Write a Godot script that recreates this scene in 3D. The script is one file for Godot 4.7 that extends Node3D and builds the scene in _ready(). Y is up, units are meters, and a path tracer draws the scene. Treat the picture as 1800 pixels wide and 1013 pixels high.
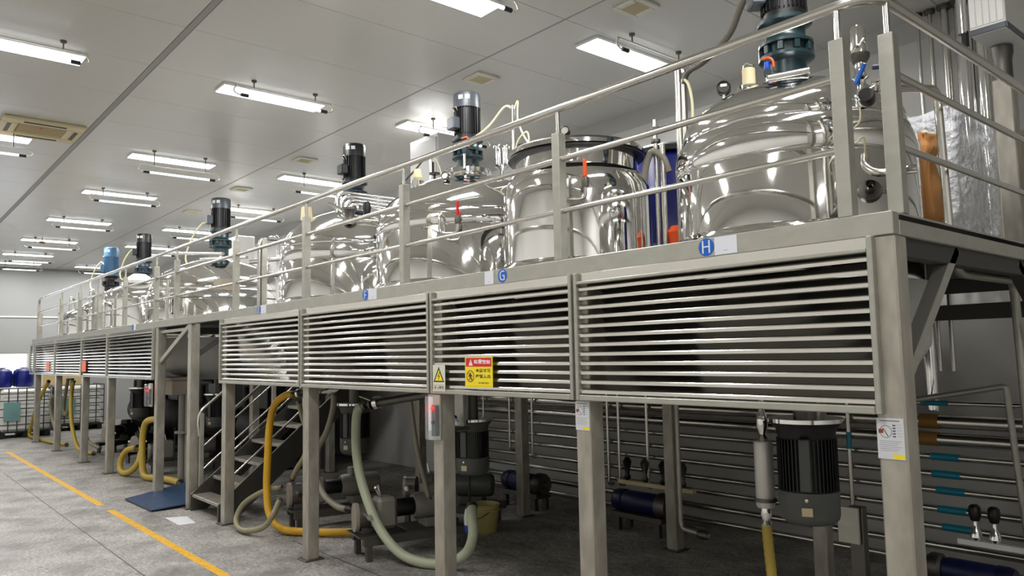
extends Node3D

# ---------------------------------------------------------------- mesh builder
class MB:
	var v := PackedVector3Array()
	var n := PackedVector3Array()
	var uv := PackedVector2Array()
	var ix := PackedInt32Array()

	func poly(pts: Array, out: Vector3, uvs: Array = []) -> MB:
		var nn: Vector3 = (pts[1] - pts[0]).cross(pts[2] - pts[0]).normalized()
		var p: Array = pts
		var t: Array = uvs
		if nn.dot(out) < 0.0:
			nn = -nn
			p = pts.duplicate()
			p.reverse()
			t = uvs.duplicate()
			t.reverse()
		var b := v.size()
		for i in p.size():
			v.append(p[i])
			n.append(nn)
			uv.append(t[i] if t.size() > i else Vector2.ZERO)
		for i in range(1, p.size() - 1):
			ix.append_array(PackedInt32Array([b, b + i + 1, b + i]))
		return self

	func box(c: Vector3, s: Vector3, ch := 0.0, B := Basis()) -> MB:
		var h := s * 0.5
		ch = minf(ch, minf(h.x, minf(h.y, h.z)) * 0.9)
		for a in 3:
			var i := (a + 1) % 3
			var j := (a + 2) % 3
			for sg in [-1.0, 1.0]:
				var q := []
				for k in [[-1, -1], [1, -1], [1, 1], [-1, 1]]:
					var p := Vector3.ZERO
					p[a] = sg * h[a]
					p[i] = k[0] * (h[i] - ch)
					p[j] = k[1] * (h[j] - ch)
					q.append(c + B * p)
				var o := Vector3.ZERO
				o[a] = sg
				poly(q, B * o)
		if ch <= 0.0:
			return self
		for a in 3:
			var i := (a + 1) % 3
			var j := (a + 2) % 3
			for si in [-1.0, 1.0]:
				for sj in [-1.0, 1.0]:
					var q := []
					for k in [[-1, 0], [1, 0], [1, 1], [-1, 1]]:
						var p := Vector3.ZERO
						p[a] = k[0] * (h[a] - ch)
						p[i] = si * (h[i] - (ch if k[1] == 0 else 0.0))
						p[j] = sj * (h[j] - (ch if k[1] == 1 else 0.0))
						q.append(c + B * p)
					var o := Vector3.ZERO
					o[i] = si
					o[j] = sj
					poly(q, B * o)
		for sx in [-1.0, 1.0]:
			for sy in [-1.0, 1.0]:
				for sz in [-1.0, 1.0]:
					var g := Vector3(sx, sy, sz)
					var q := []
					for a in 3:
						var p := g * (h - Vector3.ONE * ch)
						p[a] = g[a] * h[a]
						q.append(c + B * p)
					poly(q, B * g)
		return self

	# beam of square or flat section from a to b; w across, d along the side nearest to "up"
	func bar(a: Vector3, b: Vector3, w: float, d: float, up := Vector3.UP, ch := 0.003) -> MB:
		var z := (b - a).normalized()
		if absf(z.dot(up)) > 0.98:
			up = Vector3.BACK
		var x := up.cross(z).normalized()
		var y := z.cross(x)
		return box((a + b) * 0.5, Vector3(w, d, (b - a).length()), ch, Basis(x, y, z))

	# profile of (radius, height) pairs from the bottom outside to the top
	func lathe(prof: Array, at := Vector3.ZERO, seg := 32, B := Basis(), sharp := 0.75) -> MB:
		var m := prof.size()
		var sn := []
		for i in m - 1:
			var d: Vector2 = prof[i + 1] - prof[i]
			sn.append(Vector2(d.y, -d.x).normalized())
		for i in m - 1:
			var n0: Vector2 = sn[i]
			var n1: Vector2 = sn[i]
			if i > 0 and sn[i - 1].dot(sn[i]) > sharp:
				n0 = (sn[i - 1] + sn[i]).normalized()
			if i < m - 2 and sn[i + 1].dot(sn[i]) > sharp:
				n1 = (sn[i + 1] + sn[i]).normalized()
			var b := v.size()
			for k in seg + 1:
				var a := TAU * k / seg
				var dir := Vector3(cos(a), 0, sin(a))
				v.append(at + B * (dir * prof[i].x + Vector3(0, prof[i].y, 0)))
				v.append(at + B * (dir * prof[i + 1].x + Vector3(0, prof[i + 1].y, 0)))
				n.append(B * (dir * n0.x + Vector3(0, n0.y, 0)))
				n.append(B * (dir * n1.x + Vector3(0, n1.y, 0)))
				uv.append(Vector2(float(k) / seg, prof[i].y))
				uv.append(Vector2(float(k) / seg, prof[i + 1].y))
			for k in seg:
				var o := b + 2 * k
				ix.append_array(PackedInt32Array([o, o + 2, o + 1, o + 1, o + 2, o + 3]))
		return self

	func tube(pts: Array, r: float, seg := 10, cap := true, rib := 0.0) -> MB:
		var m := pts.size()
		var T := []
		for i in m:
			var t: Vector3 = pts[mini(i + 1, m - 1)] - pts[maxi(i - 1, 0)]
			T.append(t.normalized())
		var x: Vector3 = (Vector3.UP if absf(T[0].y) < 0.9 else Vector3.RIGHT).cross(T[0]).normalized()
		var b := v.size()
		for i in m:
			x = (x - T[i] * x.dot(T[i])).normalized()
			var y: Vector3 = T[i].cross(x)
			var rr := r * (1.0 + (rib if i % 2 == 0 else -rib))
			for k in seg + 1:
				var a := TAU * k / seg
				var d: Vector3 = x * cos(a) + y * sin(a)
				v.append(pts[i] + d * rr)
				n.append(d)
				uv.append(Vector2(float(k) / seg, float(i)))
		for i in m - 1:
			for k in seg:
				var o := b + i * (seg + 1) + k
				var p := o + seg + 1
				ix.append_array(PackedInt32Array([o, p, o + 1, o + 1, p, p + 1]))
		if cap:
			for e in [0, m - 1]:
				var q := []
				for k in seg:
					q.append(v[b + e * (seg + 1) + k])
				poly(q, -T[0] if e == 0 else T[m - 1])
		return self

	# flat outline in a plane given by B (x, y across, z = thickness direction)
	func extr(pl: Array, depth: float, at := Vector3.ZERO, B := Basis()) -> MB:
		var pk := PackedVector2Array(pl)
		var tr := Geometry2D.triangulate_polygon(pk)
		for e in [0.0, depth]:
			var o := B.z * (1.0 if e > 0.0 else -1.0)
			for i in range(0, tr.size(), 3):
				var q := []
				for k in 3:
					var p := pk[tr[i + k]]
					q.append(at + B * Vector3(p.x, p.y, e))
				poly(q, o)
		var cw := 1.0 if Geometry2D.is_polygon_clockwise(pk) else -1.0
		for i in pk.size():
			var p := pk[i]
			var s := pk[(i + 1) % pk.size()]
			var d := (s - p).normalized()
			poly([at + B * Vector3(p.x, p.y, 0), at + B * Vector3(s.x, s.y, 0), at + B * Vector3(s.x, s.y, depth), at + B * Vector3(p.x, p.y, depth)], B * Vector3(-d.y * cw, d.x * cw, 0))
		return self

	func mesh() -> ArrayMesh:
		var a := []
		a.resize(Mesh.ARRAY_MAX)
		a[Mesh.ARRAY_VERTEX] = v
		a[Mesh.ARRAY_NORMAL] = n
		a[Mesh.ARRAY_TEX_UV] = uv
		a[Mesh.ARRAY_INDEX] = ix
		var am := ArrayMesh.new()
		am.add_surface_from_arrays(Mesh.PRIMITIVE_TRIANGLES, a)
		return am

# ---------------------------------------------------------------- helpers
var taken := {}
var M := {}

func V(x: float, y: float, z: float) -> Vector3:
	return Vector3(x, y, z)

func numbered(called: String) -> String:
	var k: int = taken.get(called, -1) + 1
	taken[called] = k
	return called if k == 0 else "%s_%03d" % [called, k]

func tag(o: Node3D, label: String, category: String, group := "") -> Node3D:
	o.set_meta("label", label)
	o.set_meta("category", category)
	if group != "":
		o.set_meta("group", group)
	return o

func thing(called: String, label: String, category: String, at := Vector3.ZERO, group := "") -> Node3D:
	var o := Node3D.new()
	o.name = numbered(called)
	add_child(o)
	o.position = at
	return tag(o, label, category, group)

func part(called: String, b, m: Material, parent: Node3D) -> MeshInstance3D:
	var o := MeshInstance3D.new()
	o.name = called
	o.mesh = b.mesh() if b is MB else b
	o.material_override = m
	o.cast_shadow = GeometryInstance3D.SHADOW_CASTING_SETTING_ON
	parent.add_child(o, true)
	return o

func single(called: String, label: String, category: String, b, m: Material, at := Vector3.ZERO, group := "") -> MeshInstance3D:
	var o := part(numbered(called), b, m, self)
	o.position = at
	tag(o, label, category, group)
	return o

func struct(called: String, b, m: Material, parent: Node3D = self) -> MeshInstance3D:
	var o := part(called, b, m, parent)
	if parent == self:
		o.set_meta("kind", "structure")
	return o

func copy(o: Node3D, called: String, at: Vector3, label := "") -> Node3D:
	var c: Node3D = o.duplicate()
	c.name = numbered(called)
	add_child(c)
	c.position = at
	if label != "":
		c.set_meta("label", label)
	return c

# smooth curve through points
func curve(p: Array, k := 6) -> Array:
	var o := []
	for i in p.size() - 1:
		var a: Vector3 = p[maxi(i - 1, 0)]
		var b: Vector3 = p[i]
		var c: Vector3 = p[i + 1]
		var d: Vector3 = p[mini(i + 2, p.size() - 1)]
		for j in k:
			o.append(b.cubic_interpolate(c, a, d, float(j) / k))
	o.append(p[p.size() - 1])
	return o

# straight runs with rounded elbows
func pipe(p: Array, r := 0.06, k := 5) -> Array:
	var o := [p[0]]
	for i in range(1, p.size() - 1):
		var a: Vector3 = p[i - 1]
		var b: Vector3 = p[i]
		var c: Vector3 = p[i + 1]
		var l := minf(r, minf((a - b).length(), (c - b).length()) * 0.48)
		var s := b + (a - b).normalized() * l
		var e := b + (c - b).normalized() * l
		for j in k + 1:
			var t := float(j) / k
			o.append(s.lerp(b, t).lerp(b.lerp(e, t), t))
	o.append(p[p.size() - 1])
	return o

func dense(p: Array, step: float) -> Array:
	var o := [p[0]]
	var acc := 0.0
	for i in p.size() - 1:
		var a: Vector3 = p[i]
		var b: Vector3 = p[i + 1]
		var l := (b - a).length()
		var t := step - acc
		while t <= l:
			o.append(a.lerp(b, t / l))
			t += step
		acc = l - (t - step)
	o.append(p[p.size() - 1])
	return o

func R(prof: Array) -> Array:
	var o := []
	for i in range(0, prof.size(), 2):
		o.append(Vector2(prof[i], prof[i + 1]))
	return o

func facing(z: Vector3, up := Vector3.UP) -> Basis:
	var x := up.cross(z).normalized()
	return Basis(x, z.cross(x), z)

# basis whose y axis points along d (for lathes lying on their side)
func along(d: Vector3) -> Basis:
	d = d.normalized()
	var x := (Vector3.UP if absf(d.y) < 0.9 else Vector3.RIGHT).cross(d).normalized()
	return Basis(x, d, x.cross(d))

func mat(c: Color, rough := 0.6, metal := 0.0, spec := 0.5) -> StandardMaterial3D:
	var m := StandardMaterial3D.new()
	m.albedo_color = c
	m.roughness = rough
	m.metallic = metal
	m.metallic_specular = spec
	return m

func noise(freq: float, sd: int, oct := 4, kind := FastNoiseLite.TYPE_SIMPLEX_SMOOTH) -> FastNoiseLite:
	var f := FastNoiseLite.new()
	f.noise_type = kind
	f.seed = sd
	f.frequency = freq
	f.fractal_octaves = oct
	return f

func tri(m: StandardMaterial3D, sc: Vector3, world := true) -> void:
	m.uv1_triplanar = true
	m.uv1_world_triplanar = world
	m.uv1_scale = sc

func tint_tex(freq: float, sd: int, lo: float, hi: float, size := 256, sx := 1.0) -> ImageTexture:
	var f := noise(freq, sd)
	var im := f.get_seamless_image(size, size)
	im.convert(Image.FORMAT_RGBA8)
	for y in size:
		for x in size:
			var q := im.get_pixel(x, y).r
			var k := lerpf(lo, hi, clampf((q - 0.2) / 0.6, 0, 1))
			im.set_pixel(x, y, Color(k, k, k))
	return ImageTexture.create_from_image(im)

func bump_tex(freq: float, sd: int, size := 256, strength := 4.0) -> ImageTexture:
	var f := noise(freq, sd)
	var im := f.get_seamless_image(size, size)
	im.convert(Image.FORMAT_RGBA8)
	im.bump_map_to_normal_map(strength)
	return ImageTexture.create_from_image(im)

func materials() -> void:
	var wob := bump_tex(0.012, 5, 256, 2.0)
	var smear := tint_tex(0.03, 9, 0.5, 1.5)
	# mirror-polished tank steel, faintly wavy
	var t := mat(Color(0.92, 0.918, 0.91), 0.075, 1.0)
	t.normal_enabled = true
	t.normal_texture = wob
	t.normal_scale = 0.022
	t.roughness_texture = smear
	tri(t, Vector3(2.2, 0.9, 2.2))
	M.tank = t
	var p := mat(Color(0.83, 0.82, 0.79), 0.16, 1.0)
	p.normal_enabled = true
	p.normal_texture = wob
	p.normal_scale = 0.06
	tri(p, Vector3(1.6, 3.0, 3.0))
	M.slat = p
	M.tube = mat(Color(0.80, 0.79, 0.76), 0.24, 1.0)
	var s := mat(Color(0.69, 0.685, 0.645), 0.40, 0.6)
	s.albedo_texture = tint_tex(0.02, 31, 0.95, 1.0)
	tri(s, Vector3(1.2, 2.5, 1.2))
	M.satin = s
	M.foil = mat(Color(0.80, 0.79, 0.77), 0.35, 0.35)
	var o := mat(Color(0.70, 0.68, 0.63), 0.33, 0.35)
	o.albedo_texture = tint_tex(0.016, 33, 0.86, 1.0)
	tri(o, Vector3(2.0, 0.8, 2.0))
	M.post = o
	M.dull = mat(Color(0.42, 0.41, 0.39), 0.5, 1.0)
	M.iron = mat(Color(0.20, 0.195, 0.185), 0.55, 0.2)
	M.jacket = mat(Color(0.70, 0.70, 0.68), 0.6)
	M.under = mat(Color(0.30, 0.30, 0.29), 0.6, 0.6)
	M.black = mat(Color(0.035, 0.036, 0.04), 0.42)
	M.rubber = mat(Color(0.05, 0.05, 0.05), 0.7)
	M.motor = mat(Color(0.05, 0.053, 0.058), 0.38)
	M.cover = mat(Color(0.30, 0.32, 0.35), 0.35)
	M.graymotor = mat(Color(0.30, 0.31, 0.30), 0.5)
	M.teal = mat(Color(0.09, 0.175, 0.19), 0.35)
	M.bluegear = mat(Color(0.10, 0.17, 0.22), 0.4)
	M.skyblue = mat(Color(0.28, 0.46, 0.60), 0.4)
	M.orange = mat(Color(0.92, 0.34, 0.05), 0.45)
	M.bluecap = mat(Color(0.03, 0.25, 0.72), 0.4)
	M.white = mat(Color(0.88, 0.88, 0.86), 0.45)
	M.paper = mat(Color(0.86, 0.87, 0.88), 0.7)
	M.cream = mat(Color(0.80, 0.75, 0.60), 0.5)
	M.creamdark = mat(Color(0.55, 0.44, 0.26), 0.6)
	M.drum = mat(Color(0.035, 0.085, 0.42), 0.38)
	M.pumpblue = mat(Color(0.03, 0.07, 0.26), 0.45)
	M.darkblue = mat(Color(0.02, 0.04, 0.22), 0.4)
	M.label = mat(Color(0.03, 0.36, 0.74), 0.4)
	M.red = mat(Color(0.75, 0.06, 0.05), 0.4)
	M.yellow = mat(Color(0.93, 0.83, 0.02), 0.5)
	M.teal_tape = mat(Color(0.08, 0.48, 0.58), 0.4)
	M.brown_tape = mat(Color(0.52, 0.38, 0.16), 0.5)
	M.kraft = mat(Color(0.66, 0.46, 0.26), 0.85)
	M.sackcloth = mat(Color(0.62, 0.58, 0.52), 0.9)
	M.hose_white = mat(Color(0.66, 0.68, 0.58), 0.42)
	M.hose_gray = mat(Color(0.50, 0.48, 0.42), 0.42)
	M.hose_tan = mat(Color(0.52, 0.50, 0.38), 0.42)
	M.hose_yellow = mat(Color(0.79, 0.60, 0.06), 0.42)
	M.hose_olive = mat(Color(0.68, 0.58, 0.20), 0.42)
	M.wire = mat(Color(0.86, 0.83, 0.68), 0.5)
	M.cable = mat(Color(0.36, 0.34, 0.30), 0.5)
	M.bucket = mat(Color(0.72, 0.67, 0.42), 0.5)
	M.pump = mat(Color(0.48, 0.47, 0.44), 0.5)
	M.pumpface = mat(Color(0.60, 0.57, 0.53), 0.4, 0.3)
	M.vent = mat(Color(0.82, 0.81, 0.76), 0.5)
	M.ventdark = mat(Color(0.28, 0.25, 0.18), 0.7)
	M.beige = mat(Color(0.74, 0.66, 0.47), 0.6)
	M.gap = mat(Color(0.30, 0.30, 0.29), 0.6)
	var mt := mat(Color(0.19, 0.30, 0.44), 0.45, 0.1)
	mt.albedo_texture = tint_tex(0.02, 77, 0.75, 1.0)
	tri(mt, Vector3(1.5, 1.5, 1.5))
	M.plate = mt
	M.yline = mat(Color(0.94, 0.71, 0.06), 0.5)
	M.yline.albedo_texture = tint_tex(0.05, 21, 0.8, 1.0)
	tri(M.yline, Vector3(1.5, 1.5, 1.5))
	# painted sandwich panels of ceiling and walls
	var c := mat(Color(0.765, 0.76, 0.735), 0.28)
	c.normal_enabled = true
	c.normal_texture = bump_tex(0.006, 14, 256, 3.0)
	c.normal_scale = 0.12
	tri(c, Vector3(0.5, 0.5, 0.35))
	M.ceiling = c
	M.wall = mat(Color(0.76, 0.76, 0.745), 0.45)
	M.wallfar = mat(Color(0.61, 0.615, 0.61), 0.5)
	M.cabinet = mat(Color(0.74, 0.74, 0.73), 0.45)
	M.wallwhite = mat(Color(0.90, 0.895, 0.88), 0.45)
	M.trim = mat(Color(0.72, 0.72, 0.70), 0.4)
	M.seam = mat(Color(0.56, 0.56, 0.54), 0.5)
	# worn concrete
	var size := 1024
	var a := noise(0.004, 3, 5).get_seamless_image(size, size)
	var b := noise(0.09, 8, 5).get_seamless_image(size, size)
	var d := noise(0.010, 17, 4, FastNoiseLite.TYPE_CELLULAR).get_seamless_image(size, size)
	var im := Image.create(size, size, false, Image.FORMAT_RGBA8)
	for y in size:
		for x in size:
			var q := a.get_pixel(x, y).r
			var w := b.get_pixel(x, y).r
			var e := d.get_pixel(x, y).r
			var k := 0.58 + 0.14 * (q - 0.5) + 0.34 * (w - 0.5) + 0.12 * (e - 0.5)
			k -= 0.10 * clampf((0.42 - q) * 6.0, 0, 1) * clampf((w - 0.4) * 4.0, 0, 1)
			k = clampf(k, 0.2, 0.9)
			im.set_pixel(x, y, Color(k, k * 0.98, k * 0.94))
	var f := mat(Color.WHITE, 0.55)
	f.albedo_texture = ImageTexture.create_from_image(im)
	f.normal_enabled = true
	f.normal_texture = bump_tex(0.05, 23, 512, 6.0)
	f.normal_scale = 0.4
	tri(f, Vector3(0.3, 0.3, 0.3))
	M.floor = f
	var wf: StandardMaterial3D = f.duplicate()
	wf.albedo_color = Color(0.42, 0.40, 0.38)  # concrete darkened to paint in the under-deck shade and some staining
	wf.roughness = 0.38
	M.shade_stain_floor = wf
	# clear things
	var g := mat(Color(0.9, 0.95, 0.95, 0.12), 0.03)
	g.transparency = BaseMaterial3D.TRANSPARENCY_ALPHA
	M.glass = g
	var pl := mat(Color(0.90, 0.91, 0.93, 0.62), 0.28)
	pl.transparency = BaseMaterial3D.TRANSPARENCY_ALPHA
	pl.normal_enabled = true
	pl.normal_texture = bump_tex(0.03, 41, 256, 14.0)
	pl.normal_scale = 1.0
	tri(pl, Vector3(1.6, 1.6, 1.6))
	M.labelboard = mat(Color(0.40, 0.55, 0.54), 0.5)
	M.film = pl
	var em := mat(Color(0.95, 0.96, 1.0), 0.4)
	em.emission_enabled = true
	em.emission = Color(0.93, 0.96, 1.0)
	em.emission_energy_multiplier = 5.0
	M.glow = em
	var ew := em.duplicate()
	ew.emission_energy_multiplier = 1.1
	M.tubeglow = ew
	var rl := mat(Color(0.9, 0.1, 0.05), 0.3)
	rl.emission_enabled = true
	rl.emission = Color(1.0, 0.08, 0.03)
	rl.emission_energy_multiplier = 0.8
	M.redlamp = rl

# ---------------------------------------------------------------- scene
const CEIL := 4.3

func _ready() -> void:
	# camera
	var cam := Camera3D.new()
	cam.name = "camera"
	cam.transform = Transform3D(Basis(V(0.64984, -0.01985, -0.75981), V(0.07748, 0.99618, 0.04024), V(0.75611, -0.08502, 0.64890)).orthonormalized(), V(1.258, 1.7, 2.9156))
	cam.fov = 41.447
	cam.near = 0.05
	cam.far = 80.0
	add_child(cam)
	cam.current = true
	# sky seen through the far windows, exposure
	var we := WorldEnvironment.new()
	we.name = "environment"
	var env := Environment.new()
	env.background_mode = Environment.BG_COLOR
	env.background_color = Color(0.93, 0.95, 1.0)
	env.background_energy_multiplier = 4.0
	env.tonemap_mode = Environment.TONE_MAPPER_LINEAR
	env.tonemap_exposure = 1.08
	env.sdfgi_enabled = true
	env.ssao_enabled = true
	env.ssil_enabled = true
	we.environment = env
	add_child(we)
	materials()
	lamps()
	room()
	ceiling_fittings()
	platform()
	louvers()
	rails()
	stairs()
	tanks()
	drives()
	deck_items()
	under_deck()
	floor_items()
	signs()

const LAMP_ENERGY := 4.0

func lamps() -> void:
	var proto: Node3D = null
	var tubep: Node3D = null
	# x, z, drop of the tube lamp below the ceiling (0 = none)
	var spots := [
		[-3.03, -0.1, 0.16], [-5.9, -0.12, 0.16], [-9.0, -0.1, 0.28], [-11.62, -0.1, 0.2], [-14.5, -0.1, 0.2], [-17.4, -0.1, 0.22], [-20.1, -0.1, 0.22], [-22.05, -0.15, 0.22],
		[-3.0, -2.13, 0.16], [-5.85, -2.12, 0.2], [-9.02, -2.1, 0.28], [-11.75, -2.2, 0.22], [-14.55, -2.1, 0.22], [-17.35, -2.1, 0.22], [-22.1, -2.0, 0.22],
		[-5.95, 2.06, 0.16], [-9.0, 2.0, 0.28], [-11.7, 2.05, 0.0], [-14.5, 2.05, 0.0], [-17.4, 2.05, 0.0],
		[-3.03, 2.06, 0.0], [-0.15, -0.1, 0.0], [-0.15, 2.06, 0.0], [2.7, 2.06, 0.0]]  # out of view; the last lamp is added to brighten the near walls
	var where := [
		"nearest of the middle row, cut at the top", "second nearest of the middle row", "third nearest of the middle row", "fourth nearest of the middle row", "fifth nearest of the middle row", "sixth nearest of the middle row", "seventh nearest of the middle row", "farthest of the middle row at the far wall",
		"of the tank row, nearest, above the open tank", "of the tank row, behind the pale-topped motor", "of the tank row, over the bent pipe bundle", "of the tank row, above the stairs", "of the tank row, left of the tall black motor", "of the tank row, by the far black motor", "of the tank row, farthest, by the blue motor",
		"at the upper left frame edge", "at the left edge beside the air conditioner",
		"left of the frame, third of the aisle row", "left of the frame, fourth of the aisle row", "left of the frame, fifth of the aisle row",
		"above the frame, over the aisle by the open tank", "above the frame, over the platform corner", "above the frame, over the aisle by the corner post", "above the camera, unseen, added to brighten the near walls"]
	for i in spots.size():
		var s: Array = spots[i]
		var at := V(s[0], CEIL, s[1])
		var lab: String = "bright flat ceiling light panel " + (where[i] if i < where.size() else "in a row outside the picture")
		var p: Node3D
		if proto == null:
			proto = thing("ceiling_light", lab, "light", at, "ceiling light panels")
			part("frame", MB.new().box(V(0, -0.012, 0), V(0.26, 0.024, 1.04), 0.004), M.white, proto)
			part("diffuser", MB.new().box(V(0, -0.027, 0), V(0.24, 0.008, 1.02), 0.002), M.glow, proto)
			p = proto
		else:
			p = copy(proto, "ceiling_light", at, lab)
		var l := AreaLight3D.new()
		l.name = "panel_light"
		l.area_size = Vector2(0.22, 1.0)
		l.light_energy = LAMP_ENERGY
		l.light_color = Color(1.0, 0.992, 0.985)
		l.shadow_enabled = true
		l.set("area_range", 30.0)
		l.rotation.x = -PI / 2
		l.position = at + V(0, -0.035, 0)
		add_child(l, true)
		if s[2] > 0.0:
			var d: float = s[2]
			var tl := thing("tube_lamp", "hung tube lamp beside the panel " + (where[i] if i < where.size() else "outside the picture"), "lamp", at + V(0.32, 0, 0), "hung tube lamps")
			for z in [-0.31, 0.31]:
				part("hanger", MB.new().lathe(R([0.0, -d + 0.08, 0.006, -d + 0.08, 0.006, -0.02, 0.022, -0.018, 0.026, 0.0]), V(0, 0, z), 10), M.cable, tl)
			var loop := [V(0, -d, -0.38), V(0, -d, -0.46), V(0, -d + 0.03, -0.5), V(0, -d + 0.08, -0.47), V(0, -d + 0.085, -0.4), V(0, -d + 0.085, 0.4), V(0, -d + 0.08, 0.47), V(0, -d + 0.03, 0.5), V(0, -d, 0.46), V(0, -d, 0.38)]
			part("rod", MB.new().tube(curve(loop, 4), 0.007, 8), M.vent, tl)
			part("tube", MB.new().tube([V(0, -d, -0.38), V(0, -d, 0.38)], 0.014, 12), M.tubeglow, tl)
			for z in [-0.40, 0.40]:
				part("end_cap", MB.new().tube([V(0, -d, z - 0.035), V(0, -d, z + 0.035)], 0.017, 12), M.iron, tl)

func room() -> void:
	var fl := struct("floor", MB.new().box(V(-8.65, -0.1, 1.72), V(29.6, 0.2, 10.9)), M.floor)
	# dark floor patch: under-deck shade put into the colour, with some staining
	var shade_stain := []
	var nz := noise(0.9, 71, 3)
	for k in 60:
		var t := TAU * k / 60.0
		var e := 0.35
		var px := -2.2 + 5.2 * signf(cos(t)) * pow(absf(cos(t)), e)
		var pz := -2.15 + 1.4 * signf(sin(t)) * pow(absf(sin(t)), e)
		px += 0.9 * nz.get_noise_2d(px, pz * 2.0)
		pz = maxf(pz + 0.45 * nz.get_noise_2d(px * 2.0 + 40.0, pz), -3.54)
		shade_stain.append(Vector2(px, pz))
	struct("shade_stain_patch", MB.new().extr(shade_stain, 0.0015, V(0, 0.0016, 0), Basis(V(1, 0, 0), V(0, 0, 1), V(0, -1, 0))), M.shade_stain_floor, fl)
	for q in [[-13.0, -4.2, 1.125], [-5.6, 1.0, -0.225]]:
		struct("floor_joint", MB.new().box(V((q[0] + q[1]) * 0.5, 0.0004, q[2]), V(q[1] - q[0], 0.0008, 0.009)), M.iron, fl)
	var y0 := 4.3
	var ce := struct("ceiling", MB.new().box(V(-8.65, y0 + 0.09, 1.72), V(29.6, 0.14, 10.9)), M.gap)
	var rows := [[-3.55, -1.205], [-1.185, 1.0], [1.06, 3.22], [3.28, 4.26]]
	for r in rows:
		var w: float = 0.975
		var x := -23.3
		var k := 0
		var shared := MB.new().box(Vector3.ZERO, V(w - 0.004, 0.02, r[1] - r[0]), 0.002).mesh()
		while x < 3.9:
			var o := part("ceiling_panel", shared, M.ceiling, ce)
			o.position = V(x + w * 0.5, y0 + 0.01, (r[0] + r[1]) * 0.5)
			x += w
	var n := 1
	for z in [-1.195, 1.03, 3.25]:
		struct("trim_%d" % n, MB.new().box(V(-8.65, y0 + 0.008, z), V(29.3, 0.016, 0.022 if n == 1 else 0.05), 0.002), M.seam)
		n += 1
	struct("wall_back", MB.new().box(V(-8.65, 2.15, -3.63), V(29.6, 4.5, 0.16)), M.wall)
	struct("wall_front", MB.new().box(V(-8.65, 2.15, 4.34), V(29.6, 4.5, 0.16)), M.wallwhite)
	struct("wall_right", MB.new().box(V(3.98, 2.15, 1.72), V(0.16, 4.5, 10.9)), M.wallwhite)
	# far wall with a band of windows
	var wl := MB.new()
	wl.box(V(-23.38, 0.5, 1.72), V(0.16, 1.0, 10.9))
	wl.box(V(-23.38, 3.14, 1.72), V(0.16, 2.32, 10.9))
	wl.box(V(-23.38, 1.49, -2.18), V(0.16, 0.98, 3.06))
	wl.box(V(-23.38, 1.49, 3.0), V(0.16, 0.98, 0.5))
	wl.box(V(-23.38, 1.49, 5.6), V(0.16, 0.98, 2.9))
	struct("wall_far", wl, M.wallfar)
	var wn := 1
	for s in [[-0.65, 2.75], [3.25, 4.1]]:
		var fr := MB.new()
		var zc: float = (s[0] + s[1]) * 0.5
		var zw: float = s[1] - s[0]
		for y in [1.02, 1.96]:
			fr.box(V(-23.36, y, zc), V(0.08, 0.05, zw), 0.004)
		for k in 4:
			fr.box(V(-23.36, 1.49, s[0] + 0.025 + (zw - 0.05) * k / 3.0), V(0.08, 0.9, 0.05), 0.004)
		var w := struct("window_%d" % wn, fr, M.white)
		for k in 3:
			part("pane", MB.new().box(V(-23.36, 1.49, s[0] + 0.025 + (zw - 0.05) * (k + 0.5) / 3.0), V(0.008, 0.9, (zw - 0.05) / 3.0 - 0.05)), M.glass, w)
		wn += 1
	# mouldings: cove along the back wall, thin rail on the far wall
	var cv := MB.new().extr([Vector2(0, 0), Vector2(0.13, 0), Vector2(0.0, -0.13)], 29.3, V(-23.3, y0, -3.55), Basis(V(0, 0, 1), V(0, 1, 0), V(1, 0, 0)))
	struct("trim_%d" % n, cv, M.trim)
	struct("trim_%d" % (n + 1), MB.new().box(V(-23.285, 2.95, 1.72), V(0.03, 0.04, 10.5), 0.004), M.white)
	struct("trim_%d" % (n + 2), MB.new().box(V(-23.28, y0 - 0.02, 1.72), V(0.04, 0.04, 10.5), 0.004), M.seam)

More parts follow.
